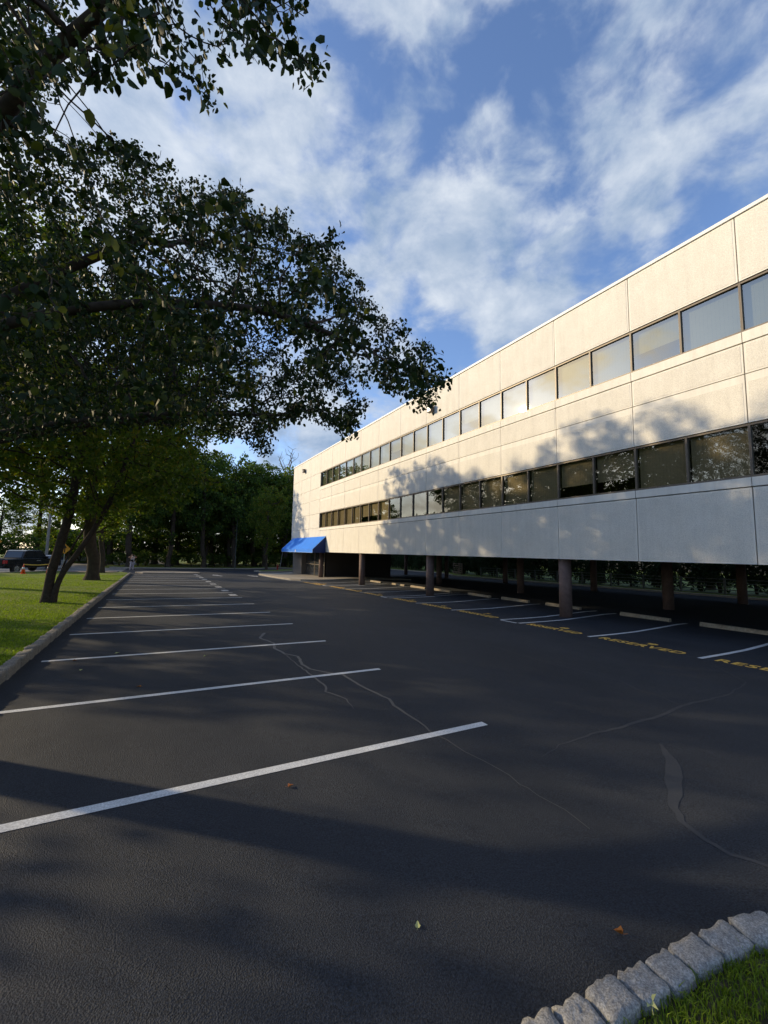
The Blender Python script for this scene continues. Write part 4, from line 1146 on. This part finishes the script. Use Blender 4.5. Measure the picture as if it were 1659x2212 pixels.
ix = np.array([p[0] for p in near_inner]); iy = np.array([p[1] for p in near_inner])
lim = np.interp(xx, ix, iy)+.015*rs3.normal(0, 1, n)+.01
okk = yy < lim
pts = np.stack([xx, yy, np.array([G(a, b) for a, b in zip(xx, yy)])+.05], 1)[okk]
o = blades('grass', pts, .072, .0055, rs3, lean=.9); tag(o, 'green grass blades in the near corner bed behind the granite kerb', 'grass')
n = 150000
yy = 7+rs3.uniform(0, 1, n)**1.6*34; xx = -2.10-rs3.uniform(0, 1, n)*np.minimum(.34*yy+1.0, 11)
okk = (xx > -40)
pts = np.stack([xx, yy, np.array([G(a, b) for a, b in zip(xx, yy)])+.09], 1)[okk]
o = blades('grass', pts, .055, .016, rs3, lean=.8); tag(o, 'mown green grass covering the left lawn', 'grass')

# ------------------------------------------------------------------ fallen leaves
def fallen(x, y, size, ang, curl, matn, lb, name='fallen_leaf', lobed=False, z=None):
    m_ = MB(); n = 10
    base = (x, y, (G(x, y) if z is None else z)+.004)
    outl = []
    for i in range(n):
        t = 2*math.pi*i/n
        rr_ = size*(.5+(.16*math.cos(3*t) if not lobed else .22*math.cos(5*t)))
        outl.append((rr_*math.cos(t), rr_*.62*math.sin(t)))
    vs = [(0, 0, .002)] + [(a, b, abs(b)/size*curl*size*1.6+.001+(.15*size if i in (0,) else 0)*curl) for i, (a, b) in enumerate(outl)]
    fs = [(0, i+1, (i+1) % n+1) for i in range(n)]
    m_.add(vs, fs)
    m_.tube((-size*.45, 0, .004), (-size*.95, size*.1, .012+size*.1*curl), size*.018, n=5)
    o = m_.build(name, matn, None, loc=base); o.rotation_euler = (0, 0, ang)
    return tag(o, lb, 'leaf')
fallen(2.42, 1.54, .045, 2.2, 1.2, 'leaf_brown', 'curled golden-brown dead leaf on the asphalt near the granite kerb')
fallen(1.19, 3.80, .05, .2, .8, 'leaf_orange', 'small orange dead leaf on the asphalt just beyond the sunlit streak')
fallen(1.43, 2.10, .045, 1.0, .3, 'leaf_pale', 'tiny pale leaf lying in the shaded asphalt foreground')
fallen(2.09, 1.20, .085, .8, .3, 'leaf_pale', 'pale green lobed leaf lying on the near grass', lobed=True, z=G(2.1, 1.2)+.10)
fallen(-.55, 10.1, .09, .8, .4, 'leaf_pale', 'tiny pale leaf on the asphalt near the left kerb')
for i, (a, b) in enumerate([(-1.2, 9.7), (-1.0, 8.9), (-.1, 7.5), (1.0, 9.2)]):
    fallen(a, b, .07, i*1.3, .5, 'leaf_pale' if i % 2 else 'leaf_brown', ['brownish leaf fleck', 'pale leaf fleck', 'brown leaf fleck', 'tan leaf fleck'][i] + ' between the left stall lines, %s' % ['closest to the kerb', 'just in front of the kerb-side one', 'nearest the camera', 'farthest from the kerb'][i])

# ------------------------------------------------------------------ pickup truck
hx, hy = .49, .872
ta = math.atan2(hy, hx)
# right rear wheel about (-10.3, 45.4)
tcx, tcy = -10.3 + hx*1.85 - hy*.85*1.0, 45.4 + hy*1.85 + hx*.85
t = empty('pickup_truck', (tcx, tcy, G(tcx, tcy)), ta, 'black crew-cab pickup truck parked on the street behind the orange cones', 'truck')
def prof(name, pts, y0, y1, matn, parent=None, bev=.03):
    m_ = MB(); m_.prism(pts, 'y', y0, y1); return m_.build(name, matn, parent or t, bevel=bev)
prof('body', [(-2.95, .62), (-2.95, 1.22), (-1.25, 1.24), (-1.2, 1.26), (1.15, 1.26), (1.3, 1.24), (2.6, 1.14), (2.85, 1.02), (2.9, .55), (2.35, .45), (-2.5, .45)], -.98, .98, 'truck', bev=.05)
m_ = MB(); m_.prism([(-1.2, 1.25), (-.95, 1.88), (-.7, 1.95), (.45, 1.95), (.75, 1.90), (1.45, 1.25)], 'y', -.86, .86); cab = m_.build('cab', 'truck', t, bevel=.05)
for s in (-1, 1):
    m_ = MB(); yy = s*.868
    for poly in ([(-1.0, 1.32), (-.82, 1.80), (-.12, 1.84), (-.12, 1.32)], [(-.02, 1.32), (-.02, 1.84), (.55, 1.82), (1.12, 1.32)]):
        m_.prism(poly, 'y', min(yy, yy-s*.02), max(yy, yy-s*.02))
    m_.build('side_window', 'dark_glass', t)
m_ = MB(); m_.add([(-1.205, -.72, 1.32), (-1.205, .72, 1.32), (-.99, .66, 1.82), (-.99, -.66, 1.82), (-1.18, -.72, 1.31), (-1.18, .72, 1.31), (-.96, .66, 1.81), (-.96, -.66, 1.81)],
      [(0, 1, 2, 3), (7, 6, 5, 4), (0, 1, 5, 4), (1, 2, 6, 5), (2, 3, 7, 6), (3, 0, 4, 7)]); m_.build('rear_window', 'dark_glass', t)
m_ = MB(); m_.box(-3.0, -2.955, -.78, .78, .68, 1.18); m_.build('tailgate', 'truck', t, bevel=.02)
m_ = MB(); m_.box(-2.88, -1.28, -.80, .80, 1.23, 1.275); m_.build('bed_cover', 'rubber', t)
m_ = MB(); m_.box(-3.12, -2.93, -.95, .95, .48, .64); m_.build('bumper', 'truck', t, bevel=.03)
for s in (-1, 1):
    m_ = MB(); m_.box(-2.98, -2.72, s*.90-.095 if s < 0 else .80, s*.90+.10 if s < 0 else .995, .84, 1.14); m_.build('tail_light', 'red_lamp', t, bevel=.02)
    m_ = MB(); m_.box(.95, 1.10, min(s*.95, s*1.18), max(s*.95, s*1.18), 1.22, 1.42); m_.build('mirror', 'truck', t, bevel=.03)
    for xw in (-1.85, 1.88):
        m_ = MB(); m_.tube((xw, s*.76, .40), (xw, s*1.0, .40), .40, n=28); wh = m_.build('wheel', 'rubber', t, bevel=.03)
        m_ = MB(); m_.tube((xw, s*.98, .40), (xw, s*1.008, .40), .25, n=20)
        m_.tube((xw, s*1.0, .40), (xw, s*1.014, .40), .07, n=10); m_.build('rim', 'chrome', wh)
m_ = MB(); m_.box(.1, .55, -.995, -.985, 1.0, 1.06); m_.build('badge', 'chrome', t)

# pale car behind the truck
t2 = empty('parked_car', (-9.9, 56.5, G(-10, 56.5)), 1.2, 'pale silver car parked beyond the pickup truck', 'car')
m_ = MB(); m_.prism([(-2.2, .35), (-2.2, .85), (-1.3, .95), (1.0, .95), (2.1, .78), (2.2, .35)], 'y', -.88, .88); m_.build('body', 'silver', t2, bevel=.06)
m_ = MB(); m_.prism([(-1.6, .93), (-1.0, 1.42), (.4, 1.45), (1.15, .93)], 'y', -.76, .76); m_.build('cabin', 'dark_glass', t2, bevel=.06)
m_ = MB(); m_.prism([(-1.05, 1.40), (-.95, 1.46), (.35, 1.48), (.45, 1.42)], 'y', -.7, .7); m_.build('roof', 'silver', t2)
for s in (-1, 1):
    for xw in (-1.35, 1.35):
        m_ = MB(); m_.tube((xw, s*.7, .33), (xw, s*.9, .33), .33, n=20); m_.build('wheel', 'rubber', t2)

# ------------------------------------------------------------------ cones, tape, signs, poles
def cone(x, y, lb):
    e = empty('traffic_cone', (x, y, G(x, y)+.10), .2, lb, 'cone', 'orange traffic cones at the lawn edge')
    m_ = MB(); m_.box(-.19, .19, -.19, .19, 0, .035); m_.build('base', 'orange', e, bevel=.01)
    m_ = MB(); m_.lathe((0, 0, .03), [(.145, 0), (.03, .70), (.022, .74)], 18); b_ = m_.build('body', 'orange', e, smooth=True)
    m_ = MB(); m_.lathe((0, 0, .03), [(.097, .33), (.067, .50)], 18); m_.build('reflective_band', 'white', b_, smooth=True)
cone(-9.05, 42.2, 'orange traffic cone at the left end of the sagging yellow tape')
cone(-7.75, 43.6, 'orange traffic cone at the right end of the tape, beside the twin-stemmed tree')
m_ = MB(); a = np.array([-9.05, 42.2, G(-9, 42)+.84]); b = np.array([-7.75, 43.6, G(-7.7, 43.6)+.84])
n = 12; vs = []
for i in range(n+1):
    s = i/n; p = a+(b-a)*s; sag = .05*math.sin(math.pi*s)
    vs += [(p[0], p[1], p[2]-sag+.035), (p[0], p[1], p[2]-sag-.035)]
m_.add(vs, [(2*i, 2*i+1, 2*i+3, 2*i+2) for i in range(n)])
tp = m_.build('caution_tape', 'tape'); md = tp.modifiers.new('s', 'SOLIDIFY'); md.thickness = .004
tag(tp, 'yellow caution tape strung between the two orange cones', 'tape')

def road_sign(x, y, zc, size, lb, post_h, ang, arrow_=True, name='warning_sign'):
    g = G(x, y)
    e = empty(name, (x, y, g+.05), ang, lb, 'sign')
    m_ = MB(); m_.box(-.03, .03, .0, .04, 0, post_h); m_.build('post', 'steel', e)
    z = zc-g-.05; s = size/2*1.414
    m_ = MB(); m_.prism([(0, z-s), (s, z), (0, z+s), (-s, z)], 'y', -.012, 0); pl = m_.build('plate', 'sign_yellow', e)
    if arrow_:
        m_ = MB(); m_.box(-.04, .04, -.018, -.013, z-.30, z+.12); m_.prism([(-.15, z+.08), (.15, z+.08), (0, z+.32)], 'y', -.018, -.013); m_.build('arrow', 'black', pl)
road_sign(-6.9, 44.4, 1.75, .62, 'amber diamond road sign with an arrow on a grey post between the leaning stems', 2.0, -.15)
road_sign(-12.95, 50.5, 2.3, .62, 'orange diamond road sign at the very left edge above the truck', 2.6, -.2, False)
def pole(name, x, y, h, r, matn, lb, cat, lamp=False):
    g = G(x, y); e = empty(name, (x, y, g+.05), 0, lb, cat)
    m_ = MB(); m_.tube((0, 0, -.3), (0, 0, h), r, r*.7, 12); m_.build('post', matn, e)
    return e
up = pole('utility_pole', -10.6, 58.0, 9.0, .15, 'wood_pole', 'weathered utility pole across the street behind the truck', 'pole')
m_ = MB(); m_.box(-1.1, 1.1, -.05, .05, 8.3, 8.42); m_.build('crossarm', 'wood_pole', up)
up = pole('utility_pole', -24, 24.0, 9.0, .15, 'wood_pole', 'utility pole beside the street out beyond the left lawn', 'pole')
m_ = MB(); m_.box(-1.1, 1.1, -.05, .05, 8.3, 8.42); m_.build('crossarm', 'wood_pole', up)
for k in (-1.0, 0, 1.0):
    m_ = MB(); a = Vector((-10.6+k, 58, 8.2)); b = Vector((-24+k, 24, 8.9)); n = 16; c_ = b+(b-a)
    for (p, q) in ((a, b), (b, c_)):
        prev = p
        for i in range(1, n+1):
            s = i/n; cur = p.lerp(q, s); cur.z -= 1.0*4*s*(1-s)*.6; m_.tube(prev, cur, .012, n=4, cap=False); prev = cur
    tag(m_.build('overhead_wire', 'rubber'), 'overhead wire strung along the street, %s' % {-1.0: 'nearest the street', 0: 'middle of three', 1.0: 'nearest the lawn'}[k], 'wire', 'overhead wires along the street')
pole('light_pole', 10.35, 64.0, 7.4, .05, 'rail', 'slim grey pole at the far kerb before the woods', 'pole')
gp = empty('slanted_pole', (18.0, 67.6, G(18, 64)), 0, 'thin leaning pole beside the awning before the woods', 'pole')
m_ = MB(); m_.tube((0, 0, 0), (.35, 0, 2.6), .05, .04, 8); m_.build('post', 'steel', gp)
# hydrant
h_ = empty('fire_hydrant', (14.9, 57.2, G(14.9, 57.2)+.13), 0, 'red fire hydrant on the verge near the grey entrance wall', 'hydrant')
m_ = MB(); m_.lathe((0, 0, 0), [(.15, 0), (.15, .04), (.10, .06), (.10, .50), (.13, .52), (.13, .56), (.10, .62), (.04, .69), (.03, .73)], 16); m_.build('barrel', 'red', h_, smooth=False)
for d in ((1, 0), (-1, 0), (0, -1)):
    m_ = MB(); m_.tube((0, 0, .40), (d[0]*.17, d[1]*.17, .40), .055, n=10); m_.build('nozzle', 'red', h_)
# house across the street
hs = empty('house', (-11.5, 84, G(-11, 64)), .15, 'grey-roofed pale house glimpsed between the leaning stems', 'house')
m_ = MB(); m_.box(-5, 5, 0, 7, 0, 2.9); m_.prism([(-5, 2.9), (5, 2.9), (0, 3.0)], 'y', 0.01, 6.99); m_.build('wall', 'siding', hs)
m_ = MB(); m_.prism([(-.5, 2.85), (3.5, 5.2), (7.5, 2.85), (7.5, 3.0), (3.5, 5.38), (-.5, 3.0)], 'x', -5.5, 5.5); m_.build('roof', 'shingle', hs)
for xw in (-3.2, 0.2, 3.2):
    m_ = MB(); m_.box(xw-.55, xw+.55, -.03, .02, 1.0, 2.2); wf = m_.build('window', 'white', hs)
    m_ = MB(); m_.box(xw-.47, xw+.47, -.045, -.032, 1.08, 2.12); m_.build('pane', 'dark_glass', wf)
m_ = MB(); m_.box(1.4, 2.3, -.04, .02, .05, 2.1); m_.build('door', 'frame', hs)

# far side fence seen under the building
def fence_run(name, x0, y0, x1, y1, n, h, lb, rails, matn, slat=.10):
    e = empty(name, (x0, y0, G(x0, y0)+.1), 0, lb, 'fence')
    L = math.dist((x0, y0), (x1, y1)); dx, dy = x1-x0, y1-y0
    for i in range(n+1):
        m_ = MB(); px_, py_ = dx*i/n, dy*i/n; dz = G(x0+px_, y0+py_)-G(x0, y0)
        m_.box(px_-.06, px_+.06, py_-.06, py_+.06, -.1+dz, h+.05+dz); m_.build('post', matn, e)
    m_ = MB()
    dz = G(x1, y1)-G(x0, y0)
    for k in range(rails):
        z = .12+(h-.12)*k/(rails-1)
        m_.add([(-.075, 0, z), (-.075, 0, z-slat), (dx-.075, dy, z-slat+dz), (dx-.075, dy, z+dz), (-.10, 0, z), (-.10, 0, z-slat), (dx-.10, dy, z-slat+dz), (dx-.10, dy, z+dz)],
               [(0, 1, 2, 3), (7, 6, 5, 4), (0, 3, 7, 4), (1, 2, 6, 5), (0, 1, 5, 4), (3, 2, 6, 7)])
    m_.build('rails', matn, e)
fence_run('slatted_fence', 35.2, 42.2, 37.6, 47.0, 3, 1.5, 'sunlit slatted wooden fence seen under the building beyond the second column', 6, 'fence', .13)
fence_run('rail_fence', 34.6, 0, 34.6, 38, 14, 1.1, 'dark low railing along the far boundary seen under the building', 5, 'rail', .05)

# ------------------------------------------------------------------ person
pp = (-2.2, 52.6); pg = G(*pp)
J = {'pelvis': (0, 0, .95, .15), 'waist': (0, 0, 1.10, .145), 'chest': (0, 0, 1.32, .165), 'neckb': (0, 0, 1.47, .075), 'neck': (0, .0, 1.55, .058), 'headl': (0, -.01, 1.62, .085), 'head': (0, -.015, 1.70, .10), 'top': (0, 0, 1.77, .075),
     'ls': (-.18, 0, 1.43, .07), 'le': (-.42, -.05, 1.48, .05), 'lw': (-.17, -.12, 1.66, .034), 'rs': (.18, 0, 1.43, .07), 're': (.42, -.05, 1.47, .05), 'rw': (.17, -.12, 1.66, .034),
     'lh': (-.10, 0, .90, .105), 'lk': (-.15, -.06, .50, .07), 'la': (-.17, .05, .10, .045), 'lt': (-.18, -.13, .045, .04),
     'rh': (.10, 0, .90, .105), 'rk': (.12, -.02, .50, .07), 'ra': (.13, .0, .10, .045), 'rt': (.14, -.17, .045, .04)}
E_ = [('pelvis', 'waist'), ('waist', 'chest'), ('chest', 'neckb'), ('neckb', 'neck'), ('neck', 'headl'), ('headl', 'head'), ('head', 'top'), ('chest', 'ls'), ('ls', 'le'), ('le', 'lw'), ('chest', 'rs'), ('rs', 're'), ('re', 'rw'),
      ('pelvis', 'lh'), ('lh', 'lk'), ('lk', 'la'), ('la', 'lt'), ('pelvis', 'rh'), ('rh', 'rk'), ('rk', 'ra'), ('ra', 'rt')]
# fingers closed round the object held at the eyes
for s, k in ((-1, 'l'), (1, 'r')):
    J[k+'p'] = (s*.13, -.15, 1.685, .03); E_.append((k+'w', k+'p'))
    for f_, (dz_, ln) in enumerate(((.035, .07), (.015, .078), (-.005, .072), (-.022, .058))):
        J[k+'f%d' % f_] = (s*.105, -.19, 1.69+dz_, .010); J[k+'g%d' % f_] = (s*(.105-ln*.7), -.205, 1.695+dz_, .008)
        E_ += [(k+'p', k+'f%d' % f_), (k+'f%d' % f_, k+'g%d' % f_)]
    J[k+'t'] = (s*.09, -.13, 1.65, .010); E_.append((k+'p', k+'t'))
def skin(name, keys, edges, matn, parent, grow_=0.0, root=None, sub=1):
    idx_ = {k: i for i, k in enumerate(keys)}
    me = bpy.data.meshes.new(name); me.from_pydata([J[k][:3] for k in keys], [(idx_[a], idx_[b]) for a, b in edges], []); me.update()
    o = bpy.data.objects.new(name, me); C.objects.link(o)
    md = o.modifiers.new('skin', 'SKIN')
    for i, k in enumerate(keys):
        r_ = J[k][3]+grow_; me.skin_vertices[0].data[i].radius = (r_, r_); me.skin_vertices[0].data[i].use_root = (k == (root or keys[0]))
    s_ = o.modifiers.new('sub', 'SUBSURF'); s_.levels = sub; s_.render_levels = sub
    bpy.context.view_layer.update()
    ev = bpy.data.meshes.new_from_object(o.evaluated_get(bpy.context.evaluated_depsgraph_get()))
    bpy.data.objects.remove(o)
    ev.polygons.foreach_set('use_smooth', [True]*len(ev.polygons))
    ev.materials.clear(); ev.name = name
    return link(name, ev, matn, parent)
pe = empty('person', (pp[0], pp[1], pg+.0), .5, 'person in black T-shirt and pale trousers at the far kerb end, hands raised', 'person')
skin('body', list(J), E_, 'skin', pe, root='pelvis')
skin('shirt', ['waist', 'pelvis', 'chest', 'ls', 'rs', 'neckb'], [('waist', 'pelvis'), ('waist', 'chest'), ('chest', 'ls'), ('chest', 'rs'), ('chest', 'neckb')], 'shirt', pe, .022, 'waist')
skin('trousers', ['pelvis', 'lh', 'lk', 'la', 'rh', 'rk', 'ra'], [('pelvis', 'lh'), ('lh', 'lk'), ('lk', 'la'), ('pelvis', 'rh'), ('rh', 'rk'), ('rk', 'ra')], 'shorts', pe, .018, 'pelvis')
for a_, b_ in (('la', 'lt'), ('ra', 'rt')):
    skin('shoe', [a_, b_], [(a_, b_)], 'white', pe, .016, a_)
m_ = MB(); m_.lathe((0, .012, 1.68), [(.10, 0), (.112, .05), (.10, .10), (.05, .145), (.01, .15)], 14); m_.build('hair', 'hair', pe, smooth=True)
# the small dark phone held up in both hands
m_ = MB(); m_.box(-.075, .075, -.225, -.213, 1.665, 1.735); ph = m_.build('phone', 'black', None, loc=(pp[0], pp[1], pg)); ph.rotation_euler.z = .5
tag(ph, 'small dark phone held up to the face by the distant person', 'phone')
